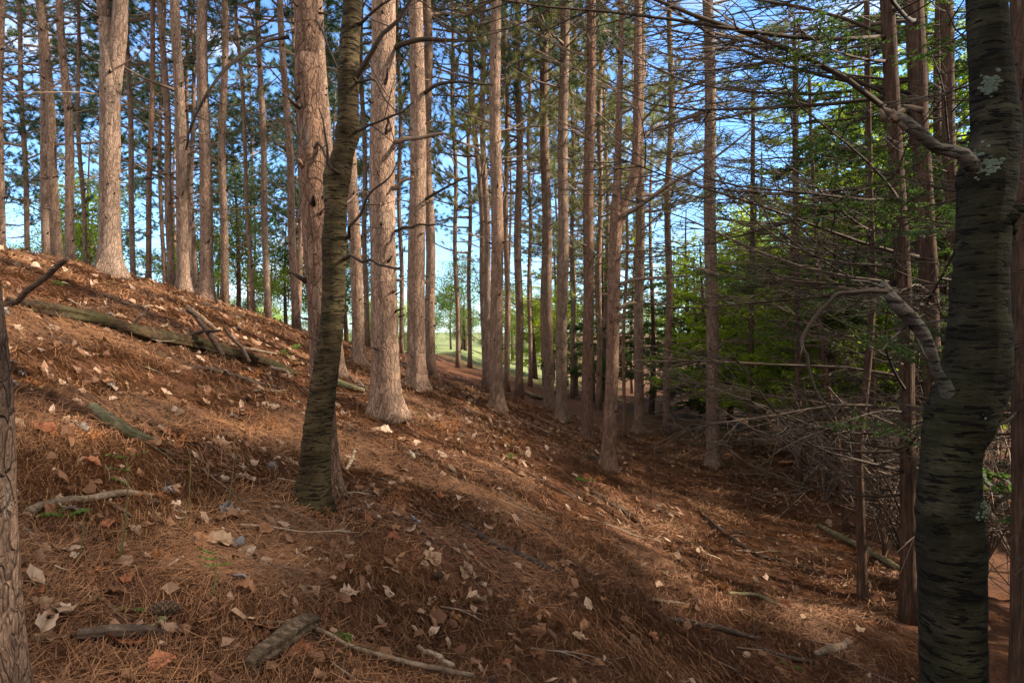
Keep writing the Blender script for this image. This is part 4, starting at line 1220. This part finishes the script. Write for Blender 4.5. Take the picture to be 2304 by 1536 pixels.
# ------------------------------------------------------------------ rotten log with its broken branches
def ground_tube(pix, mat, name, label, cat, lift=.5, disp=None, sides=10, n=40, raise_end=None, group=None, jitter=.006, seed=0, rscale=1, mats=None, twigs=0):
    rg = np.random.default_rng(seed + 900)
    P = []
    for (u, v, w) in pix:
        g = ghit(u, v); r = w / 2 * g[1] / F * rscale
        P.append([g[0], g[1], H(g[0], g[1]) + r * lift, r])
    P = np.array(P)
    if raise_end is not None: P[:, 2] += np.array(raise_end)
    Q = smooth_path(P, n)
    Q[:, 2] = np.maximum(Q[:, 2], height(Q[:, 0], Q[:, 1]) + Q[:, 3] * (lift - .25))
    Q[:, :3] += np.stack([np.interp(np.arange(n), np.arange(0, n, 5), rg.normal(0, jitter, len(np.arange(0, n, 5)))) for _ in range(3)], -1) * np.array([1, 1, .4])
    org = Q[n // 2, :3].copy(); org[2] -= Q[n // 2, 3]
    b = MB(); b.tube(Q[:, :3] - org, Q[:, 3], sides, 0, .5, True, disp)
    for k in range(twigs):
        i = int(rg.integers(4, n - 2)); d = norm(np.array([rg.normal(), rg.normal(), abs(rg.normal()) * .7 + .1])); l = rg.uniform(.5, 1.6) * Q[i, 3] * 6
        rr = Q[i, 3] * .4
        b.tube([Q[i, :3] - org, Q[i, :3] - org + d * l * .5, Q[i, :3] - org + d * l + rg.normal(0, .15, 3) * l], [rr, rr * .7, rr * .4], 5, 0, .5, True)
    o = obj(name, b.mesh(name, mats or [mat]), None, tuple(org)); tag(o, label, cat, group)
    return o, Q, org


def ridge_disp(amp, fr, seed, along=1.0):
    def f(rr, th, pts):
        out = rr.copy()
        s = np.concatenate([[0], np.cumsum(np.linalg.norm(np.diff(pts, axis=0), axis=1))])
        for i in range(rr.shape[0]):
            for j, t in enumerate(th):
                k = mnoise.noise(Vector((math.cos(t) * fr, math.sin(t) * fr, s[i] * 2.2 * along + seed))) + .6 * mnoise.noise(Vector((math.cos(t) * fr * 2.6, math.sin(t) * fr * 2.6, s[i] * 5 * along + seed)))
                out[i, j] = rr[i, j] * (1 + amp * k)
        return out
    return f


lg, LQ, lorg = ground_tube([(16, 690, 30), (100, 706, 36), (200, 728, 40), (330, 768, 40), (440, 790, 40), (540, 812, 34), (620, 832, 24), (668, 846, 14)], M_LOG, 'rotten_log', 'long rotten log lying down the slope from the left edge', 'log', .7, ridge_disp(.5, 3.2, 3, .6), 30, 120, seed=1, rscale=.85)


def on_log(u, v, w, dy): return (u, v, w, dy)


def log_branch(pts, mat, seed, Yd, tw=2):
    px_branch(lg, lorg, Yd, pts, mat, tw, seed, 'broken_branch', 8, twl=(.05, .16))


dl_ = lambda u, v: ghit(u, v)[1]
Y0 = dl_(20, 692)
log_branch([(15, 690, 13, 0), (45, 668, 13, .05), (85, 635, 13, .1), (120, 605, 13, .12), (150, 580, 10, .15)], M_STICKD, 31, Y0, 2)
Y1 = dl_(330, 768)
log_branch([(330, 765, 9, 0), (300, 740, 9, .05), (270, 728, 8, .1), (215, 726, 5, .1)], M_STICK, 32, Y1)
Y2 = dl_(440, 790)
log_branch([(500, 800, 13, 0), (470, 750, 12, .05), (440, 710, 11, .08), (422, 695, 10, .1)], M_STICKD, 33, Y2)
log_branch([(400, 770, 9, 0), (430, 752, 9, .05), (465, 745, 8, .08), (497, 744, 5, .1)], M_STICKD, 34, Y2)
log_branch([(280, 762, 8, 0), (296, 735, 8, .05), (322, 705, 7, .08), (340, 690, 5, .1)], M_STICK, 35, Y1, 1)
log_branch([(560, 815, 12, 0), (545, 780, 9, .05), (520, 760, 7, .08), (505, 735, 5, .1)], M_STICKD, 36, Y2, 2)
log_branch([(610, 825, 9, 0), (640, 835, 8, .1), (655, 850, 6, .18)], M_STICK, 37, Y2, 0)
# split heartwood along the top of the log
b = MB()
for k0, k1, off in ((8, 34, .35), (50, 80, .3), (88, 104, .3)):
    seg = LQ[k0:k1]; c = seg[:, :3] - lorg + np.stack([0 * seg[:, 3], -seg[:, 3] * .75, seg[:, 3] * off], -1)
    b.tube(c, seg[:, 3] * .42 * np.sin(np.linspace(.15, math.pi - .15, len(seg))), 9, 0, .5, True, ridge_disp(.3, 2.0, k0))
obj('split_heartwood', b.mesh('split_heartwood', [M_LOGIN]), lg)

# ------------------------------------------------------------------ sticks and twigs on the floor
ST = [
    ([(62, 1165, 20), (120, 1148, 22), (200, 1134, 18), (280, 1124, 16), (345, 1122, 12)], M_STICK, 'pale curved stick lying near the left edge pine', 1),
    ([(205, 925, 20), (240, 955, 26), (290, 985, 24), (345, 1000, 14), (372, 1003, 8)], M_STICKM, 'short mossy grey broken stick on the upper left slope', 0),
    ([(1042, 1186, 9), (1085, 1215, 13), (1130, 1240, 15), (1180, 1262, 17), (1225, 1280, 18), (1262, 1294, 13)], M_STICKD, 'dark fallen stick lying across the centre foreground', 2),
    ([(592, 1408, 8), (660, 1415, 11), (720, 1440, 15), (790, 1472, 17), (870, 1500, 19), (960, 1526, 20), (1060, 1550, 20)], M_STICK, 'long thin grey twig reaching in from the bottom edge', 3),
    ([(560, 1516, 26), (585, 1500, 40), (620, 1478, 44), (660, 1452, 46), (695, 1428, 40), (716, 1412, 22)], M_LOGP, 'short thick weathered log piece under the long grey twig', 0),
    ([(945, 1465, 11), (980, 1485, 15), (1015, 1508, 15)], M_TWIGP, 'short pale peeled stick at the bottom centre', 0),
    ([(170, 1452, 26), (250, 1440, 32), (330, 1440, 26), (370, 1436, 14)], M_STICKD, 'dark half buried stick near the bottom left', 0),
    ([(330, 1432, 14), (355, 1412, 16), (378, 1390, 14)], M_STICKM, 'stubby mossy stick behind the pine cone', 0),
    ([(120, 690, 7), (175, 704, 9), (230, 716, 8), (275, 742, 6)], M_STICKD, 'dark stick lying along the upper side of the rotten log', 3),
    ([(430, 830, 8), (500, 842, 10), (570, 862, 9), (640, 880, 6)], M_STICKD, 'dark stick lying below the lower half of the rotten log', 3),
    ([(500, 770, 6), (560, 790, 8), (620, 800, 6)], M_STICK, 'brown stick lying above the lower half of the rotten log', 2),
    ([(60, 745, 6), (110, 760, 8), (170, 778, 6)], M_STICKD, 'thin dark stick just below the left end of the rotten log', 2),
    ([(420, 695, 9), (455, 722, 10), (490, 748, 9)], M_STICK, 'straight brown stick slanting above the middle of the rotten log', 0),
    ([(240, 1110, 9), (255, 1140, 10), (280, 1158, 9), (300, 1168, 6)], M_STICK, 'small crooked twig under the pale curved stick', 1),
    ([(1500, 1395, 10), (1580, 1412, 13), (1650, 1430, 14), (1710, 1444, 12)], M_STICKD, 'dark stick in the shaded lower right', 2),
    ([(1640, 1340, 8), (1700, 1345, 10), (1745, 1362, 8), (1770, 1372, 6)], M_STICKM, 'pale olive stick in the shaded lower right', 0),
    ([(1468, 1354, 8), (1510, 1360, 9), (1545, 1365, 7)], M_STICK, 'short brown stick left of the pale olive stick', 0),
    ([(1570, 1150, 6), (1640, 1210, 8), (1700, 1250, 8), (1780, 1270, 7), (1860, 1300, 5)], M_STICKD, 'long dark branch lying down the right slope', 6),
    ([(1330, 1110, 7), (1370, 1135, 8), (1410, 1160, 8), (1440, 1180, 6)], M_STICKD, 'dark stick on the slope below the splitting pine', 2),
    ([(1118, 1090, 5), (1135, 1120, 7), (1170, 1140, 7), (1205, 1150, 5)], M_STICK, 'thin hooked brown twig in the centre of the slope', 1),
    ([(780, 850, 8), (800, 862, 9), (825, 880, 8)], M_STICK, 'thin stick leaning by the thickest pine', 0),
    ([(750, 865, 16), (790, 878, 14), (820, 885, 10)], M_STICKM, 'mossy end of wood left of the thickest pine', 0),
    ([(780, 1062, 8), (790, 1040, 8), (800, 1018, 8)], M_TWIGP, 'small pale upright peeled stick right of the dark trunk', 0),
    ([(815, 1108, 6), (845, 1112, 8), (875, 1100, 6)], M_STICK, 'short curved twig right of the dark trunk foot', 0),
    ([(920, 1018, 7), (927, 1028, 9), (933, 1036, 9)], M_TWIGP, 'tiny pale stick stub on the dark soil patch', 0),
    ([(1180, 885, 9), (1200, 895, 10), (1222, 900, 6)], M_STICK, 'broken stick beside the central pines far up the slope', 2),
    ([(235, 668, 6), (270, 680, 7), (310, 695, 7), (340, 690, 5)], M_STICK, 'pale twig lying above the rotten log', 2),
    ([(1840, 1185, 9), (1920, 1230, 14), (1980, 1262, 15), (2020, 1285, 14)], M_STICKM, 'fallen pole lying behind the small dark stem at right', 0),
    ([(570, 1260, 8), (590, 1290, 9), (604, 1312, 7)], M_STICKD, 'short dark twig left of centre in the needles', 0),
    ([(1320, 1030, 10), (1345, 1040, 11), (1368, 1052, 8)], M_STICKD, 'dark broken branch by the foot of the splitting pine', 3),
    ([(1840, 1480, 16), (1880, 1468, 20), (1912, 1455, 14)], M_STICK, 'stubby brown wood piece in the dark lower right', 0),
    ([(1690, 1455, 8), (1760, 1480, 11), (1830, 1500, 10)], M_STICKD, 'thin dark stick near the bottom right', 1),
    ([(50, 1195, 10), (80, 1215, 9), (108, 1230, 6)], M_STICK, 'grey twig end beside the left edge pine', 0),
]
for k, (pix, mt, lab, tw) in enumerate(ST):
    thick = max(w for _, _, w in pix) > 22
    ground_tube(pix, mt, 'fallen_stick', lab, 'stick', 3.6 if k == 3 else 1.0, ridge_disp(.38 if thick else .2, 3.2, k * 3, .45 if thick else 1.0), 30 if thick else 8, 70 if thick else 40, None, 'sticks on the forest floor', .001 if thick else .006, k, .62 if k == 3 else 1, None, tw)
# fine twigs, countable only roughly: small copies
tm = []
for j in range(5):
    rg = np.random.default_rng(j + 40); b = MB(); p = limb_curve(rg, 1, 0, 0, .08, 9); b.tube(p, np.linspace(.011, .004, 9), 5, 0, .5)
    for q in range(3):
        i = int(rg.integers(2, 8)); d = np.array([rg.uniform(.3, 1), rg.choice([-1, 1]) * rg.uniform(.4, 1), rg.uniform(0, .3)]); b.tube([p[i], p[i] + d * .1, p[i] + d * .2 + rg.normal(0, .03, 3)], [.005, .004, .002], 4, 0, .5)
    tm.append(b.mesh('fallen_twig', [(M_TWIG, M_TWIGP, M_TWIGD, M_STICK, M_TWIG)[j]]))
for k in range(130):
    y = 2.2 + 10 * rs.random(); x = rs.uniform(-.7, .5) * y
    if x > 5: continue
    o = obj('fallen_twig', tm[k % 5]); L = rs.uniform(.15, .5) * (1 + y / 14)
    az = rs.uniform(-.9, .5); e = .2
    sl = (H(x + e * math.cos(az), y + e * math.sin(az)) - H(x - e * math.cos(az), y - e * math.sin(az))) / (2 * e)
    o.location = (x, y, H(x, y) + .018); o.scale = (L, L, L); o.rotation_euler = (0, -math.atan(sl), az)
    tag(o, 'thin dead twig scattered on the needle covered slope', 'twig', 'thin twigs strewn over the slope')

# ------------------------------------------------------------------ pine cones
def cone_mesh():
    b = MB(); L = .085
    z = np.linspace(0, 1, 10); b.tube(np.stack([z * L, 0 * z, 0 * z], -1), .012 * np.sin(np.pi * (z * .9 + .06)) + .003, 10, 0, .3)
    k = 0
    for i in range(13):
        f = i / 12; rr = .024 * math.sin(math.pi * (f * .82 + .1)) + .004; m = 9
        for j in range(m):
            a = (j + (i % 2) * .5) / m * 6.283
            c = np.array([f * L, math.cos(a) * rr * .4, math.sin(a) * rr * .4]); t = np.array([f * L + .008, math.cos(a) * rr, math.sin(a) * rr])
            sd = np.array([0, -math.sin(a), math.cos(a)]) * rr * .33; nx_ = np.array([.006, 0, 0])
            b.add([c, t - sd, t + nx_, t + sd, t - nx_ * .7], None, [[0, 1, 2], [0, 2, 3], [0, 4, 1], [0, 3, 4], [1, 4, 2], [4, 3, 2]], 0, .5)
    return b.mesh('pine_cone', [M_CONE], False)


CM = cone_mesh()
for (u, v, lab) in ((332, 1392, 'dark open pine cone on the orange needles at lower left'), (380, 1105, 'brown pine cone right of the curved stick')):
    g = ghit(u, v); o = obj('pine_cone', CM, None, (g[0], g[1], H(g[0], g[1]) + .02)); o.rotation_euler = (.2, .1, .4 if u < 350 else 2.1); tag(o, lab, 'pine cone', 'pine cones'); o.scale = (1.05,) * 3

# ------------------------------------------------------------------ ferns and small plants
def frond_mesh(name, seed, mat, L, nf, crumple=0.0, npin=12):
    rg = np.random.default_rng(seed); b = MB()
    for f in range(nf):
        az = rg.uniform(0, 6.283); el = rg.uniform(.25, .9)
        s = np.linspace(0, 1, npin + 2); l = L * rg.uniform(.6, 1.1)
        p = np.stack([math.cos(az) * l * s, math.sin(az) * l * s, l * (el * s - .55 * s * s)], -1) + np.cumsum(rg.normal(0, crumple * .02, (npin + 2, 3)), 0)
        b.tube(p, np.linspace(.0022, .0007, npin + 2), 4, 0, .4, False)
        sv = np.array([-math.sin(az), math.cos(az), 0])
        for i in range(2, npin + 1):
            w = l * .32 * (1 - (i / (npin + 2))) * rg.uniform(.8, 1.1)
            for sd in (-1, 1):
                m = 5
                dirv = norm(sv * sd + (p[i + 1] - p[i]) / np.linalg.norm(p[i + 1] - p[i]) * .45 + rg.normal(0, crumple, 3) + np.array([0, 0, -.1]))
                c = p[i] + dirv * (np.linspace(.15, 1, m) * w)[:, None]
                if crumple: c += np.cumsum(rg.normal(0, crumple * .012, (m, 3)), 0)
                add_leaves(b, np.repeat(c, 2, 0) + rg.normal(0, .002, (m * 2, 3)), w * .2 + .002, rg, 1, .6 if not crumple else .1, dirv, None, .4)
    return b.mesh(name, [M_STEM if not crumple else M_TWIG, mat])


FM = [frond_mesh('fern', 60 + j, M_FERN, .16, 4) for j in range(3)]
DM = [frond_mesh('dry_fern', 70 + j, M_DRYFERN, .16, 8, .5, 10) for j in range(3)]
for k, (u, v, s, lab) in enumerate([(760, 1428, .75, 'small bright green fern beside the weathered log piece'), (300, 1372, .45, 'tiny bright green leaf sprig left of the pine cone'), (480, 1280, .5, 'thin green seedling in the left foreground'),
                                    (640, 800, 1.3, 'bright green leafy plant beside the far end of the rotten log'), (655, 790, 1.5, 'tall yellowish green plant beside the leaning pine'), (150, 1165, .7, 'dull green fern sprig under the pale curved stick'),
                                    (122, 640, .9, 'bright yellow green sprout on the upper left slope'), (1060, 1480, .0, ''), (1145, 1030, .8, 'small green tuft on the sunlit streak of the slope'), (960, 940, 1.3, 'low green sprig right of the thickest pine'), (1780, 1500, .8, 'dim green sprig near the bottom right'), (1310, 1085, 1.2, 'olive green moss fern below the sunlit streak')]):
    if s == 0: continue
    g = ghit(u, v); o = obj('fern', FM[k % 3], None, (g[0], g[1], H(g[0], g[1]))); o.scale = (s, s, s * (1.4 if k in (3, 4) else 1)); o.rotation_euler = (0, 0, k * 1.3); tag(o, lab, 'fern', 'small green plants')
for k, (u, v, s, lab) in enumerate([(1190, 1385, 1.0, 'crumpled orange dry fern clump in the centre foreground'), (700, 1160, .8, 'dry orange fern at the foot of the dark crooked trunk'), (380, 1000, 1.2, 'dry orange fern beside the mossy broken stick'), (170, 990, 1.2, 'dry brown fern clump near the left edge'),
                                    (590, 960, 1.1, 'dry rust fern patch on the slope below the log'), (1000, 965, 1.8, 'dry orange fern in the sunlit streak beside the thickest pine'), (1150, 1000, 1.6, 'dry golden fern in the middle of the sunlit streak'), (880, 1130, .9, 'flattened dry fern right of the dark trunk'), (560, 845, 1.3, 'dry fern beneath the lower end of the rotten log'), (1330, 1080, 1.4, 'dry fern at the lower end of the sunlit streak'), (60, 870, 1.2, 'dry rusty fern at the left edge under the log')]):
    g = ghit(u, v); o = obj('dry_fern', DM[k % 3], None, (g[0], g[1], H(g[0], g[1]) - .01)); o.scale = (s, s, s * .75); o.rotation_euler = (0, 0, k * 2.1); tag(o, lab, 'dry fern', 'dried fern clumps')
for k in range(46):
    y = 2.0 + 8 * rs.random(); x = rs.uniform(-.75, .28) * y
    o = obj('dry_fern', DM[k % 3], None, (x, y, H(x, y) - .02)); q_ = rs.uniform(.5, 1.1); o.scale = (q_, q_, q_ * .45); o.rotation_euler = (0, 0, k * 2.3)
    tag(o, 'small flattened scrap of dry rust coloured fern among the needles', 'dry fern', 'flattened scraps of dry fern')
for k in range(9):
    y = 2.2 + 5 * rs.random(); x = rs.uniform(-.6, .4) * y
    o = obj('pine_cone', CM, None, (x, y, H(x, y) + .015)); o.rotation_euler = (.2, rs.uniform(-.2, .2), rs.uniform(0, 6)); tag(o, 'small brown pine cone half sunk in the needles of the slope', 'pine cone', 'small cones strewn on the slope'); o.scale = (.7,) * 3
# upright green stalks
def stalk(u, v, vtop, lab, seed, leafy):
    g = ghit(u, v); rg = np.random.default_rng(seed); hgt = (v - vtop) / F * g[1]
    s = np.linspace(0, 1, 9); p = np.stack([.04 * hgt * np.sin(s * 3) + .06 * hgt * s, .02 * s, hgt * s], -1)
    root = empty('green_stalk', (g[0], g[1], H(g[0], g[1]))); tag(root, lab, 'plant', 'thin upright stalks')
    b = MB(); b.tube(p, np.linspace(.0045, .0015, 9) * (1 if leafy else .6), 5, 0, .6); obj('stem', b.mesh('stem', [M_STEM]), root)
    if leafy:
        b = MB()
        for k in range(5):
            a = rg.uniform(0, 6.28); d = np.array([math.cos(a), math.sin(a), .3]); q = p[8 - k % 3]
            c = q + d * (np.linspace(.2, 1, 6) * .07)[:, None]; add_leaves(b, c, .008, rg, 0, .5, d)
            b.tube([q, q + d * .07], [.0012, .0006], 3, 0, .5, False)
        obj('frond', b.mesh('frond', [M_FERN]), root)


for k, a in enumerate([(267, 1265, 1030, 'tall green fern stalk uncurling in the left foreground', True), (477, 1345, 1250, 'short green sprout in the lower left needles', True), (412, 1200, 1010, 'thin brown green stalk right of the pale curved stick', False), (510, 1155, 950, 'thin stalk left of the dark trunk', False), (174, 1280, 1130, 'thin stalk beside the left edge pine', False), (370, 1010, 890, 'thin stalk behind the mossy broken stick', False), (800, 950, 905, 'tiny pale stalk at the foot of the thickest pine', False)]):
    stalk(a[0], a[1], a[2], a[3], k, a[4])

# ------------------------------------------------------------------ left edge pine, close to the camera
Yl = 1.5
P = [(-30, 1800, 215), (-28, 1536, 190), (-26, 1350, 166), (-25, 1150, 150), (-30, 900, 136), (-46, 700, 114), (-62, 560, 106), (-85, 300, 100), (-110, 0, 95)]
pine('close flaky barked pine trunk cut off by the left edge', P, Yl, None, True, crown=None, htot=12, ndead=0, nstub=6, mat=M_PINED)

# ------------------------------------------------------------------ sky and sun
SUN_EL, SUN_AZ = 33.0, 90.0     # azimuth measured clockwise from +Y (the view direction)
w = bpy.data.worlds.new('World'); SC.world = w; w.use_nodes = True
nt = w.node_tree; nd = nt.nodes; lk = nt.links; nd.clear()
sky = nd.new('ShaderNodeTexSky'); sky.sky_type = 'NISHITA'; sky.sun_disc = False
sky.sun_elevation = R(SUN_EL); sky.sun_rotation = R(SUN_AZ); sky.air_density = .9; sky.dust_density = .15; sky.ozone_density = 3.0
tc = nd.new('ShaderNodeTexCoord')
mp = nd.new('ShaderNodeMapping'); mp.inputs['Scale'].default_value = (1, 1, 2.6); lk.new(tc.outputs['Generated'], mp.inputs[0])
cn = noise(nd, lk, mp.outputs[0], 2.6, 8, .6)
sx = nd.new('ShaderNodeSeparateXYZ'); lk.new(tc.outputs['Generated'], sx.inputs[0])
# blue gap ahead; unseen broken cloud overhead and behind added to lift the shade
ov = math_(nd, lk, 'SUBTRACT', sx.outputs[2], math_(nd, lk, 'MULTIPLY', sx.outputs[1], .75))
mr = nd.new('ShaderNodeMapRange'); mr.inputs[1].default_value = .0; mr.inputs[2].default_value = .5; mr.inputs[4].default_value = .34; lk.new(ov, mr.inputs[0])
cr = ramp(nd, [(.57, (0, 0, 0)), (.76, (1, 1, 1))]); lk.new(math_(nd, lk, 'ADD', cn, mr.outputs[0]), cr.inputs[0])
skyb = mixc(nd, lk, 1.0, sky.outputs[0], (.64, .83, 1.02), 'MULTIPLY')
cloud = mixc(nd, lk, math_(nd, lk, 'MULTIPLY', cr.outputs[0], .85), skyb, (4.9, 4.5, 4.1))
bg = nd.new('ShaderNodeBackground'); bg.inputs[1].default_value = .145
lk.new(cloud, bg.inputs[0])
ow = nd.new('ShaderNodeOutputWorld'); lk.new(bg.outputs[0], ow.inputs[0])

sd = bpy.data.lights.new('sun', 'SUN'); sd.energy = 5.0; sd.angle = R(2.2); sd.color = (1, .86, .69)
so = bpy.data.objects.new('sun', sd); COL.objects.link(so)
az = R(SUN_AZ); el = R(SUN_EL)
dirv = Vector((math.sin(az) * math.cos(el), math.cos(az) * math.cos(el), math.sin(el)))
so.rotation_euler = (-dirv).to_track_quat('-Z', 'Y').to_euler(); so.location = dirv * 30

# ------------------------------------------------------------------ camera and output
cd = bpy.data.cameras.new('camera'); cd.lens = 24; cd.sensor_width = 36; cd.clip_end = 2000; cd.clip_start = .05
co = bpy.data.objects.new('camera', cd); COL.objects.link(co); co.location = (0, 0, CAMZ); co.rotation_euler = (R(90) - PITCH, 0, 0)
SC.camera = co
SC.view_settings.view_transform = 'Standard'; SC.view_settings.look = 'None'
SC.view_settings.exposure = 1.58; SC.view_settings.gamma = 1
SC.render.engine = 'CYCLES'
SC.cycles.max_bounces = 8; SC.cycles.diffuse_bounces = 4; SC.cycles.transmission_bounces = 4
SC.cycles.use_denoising = True
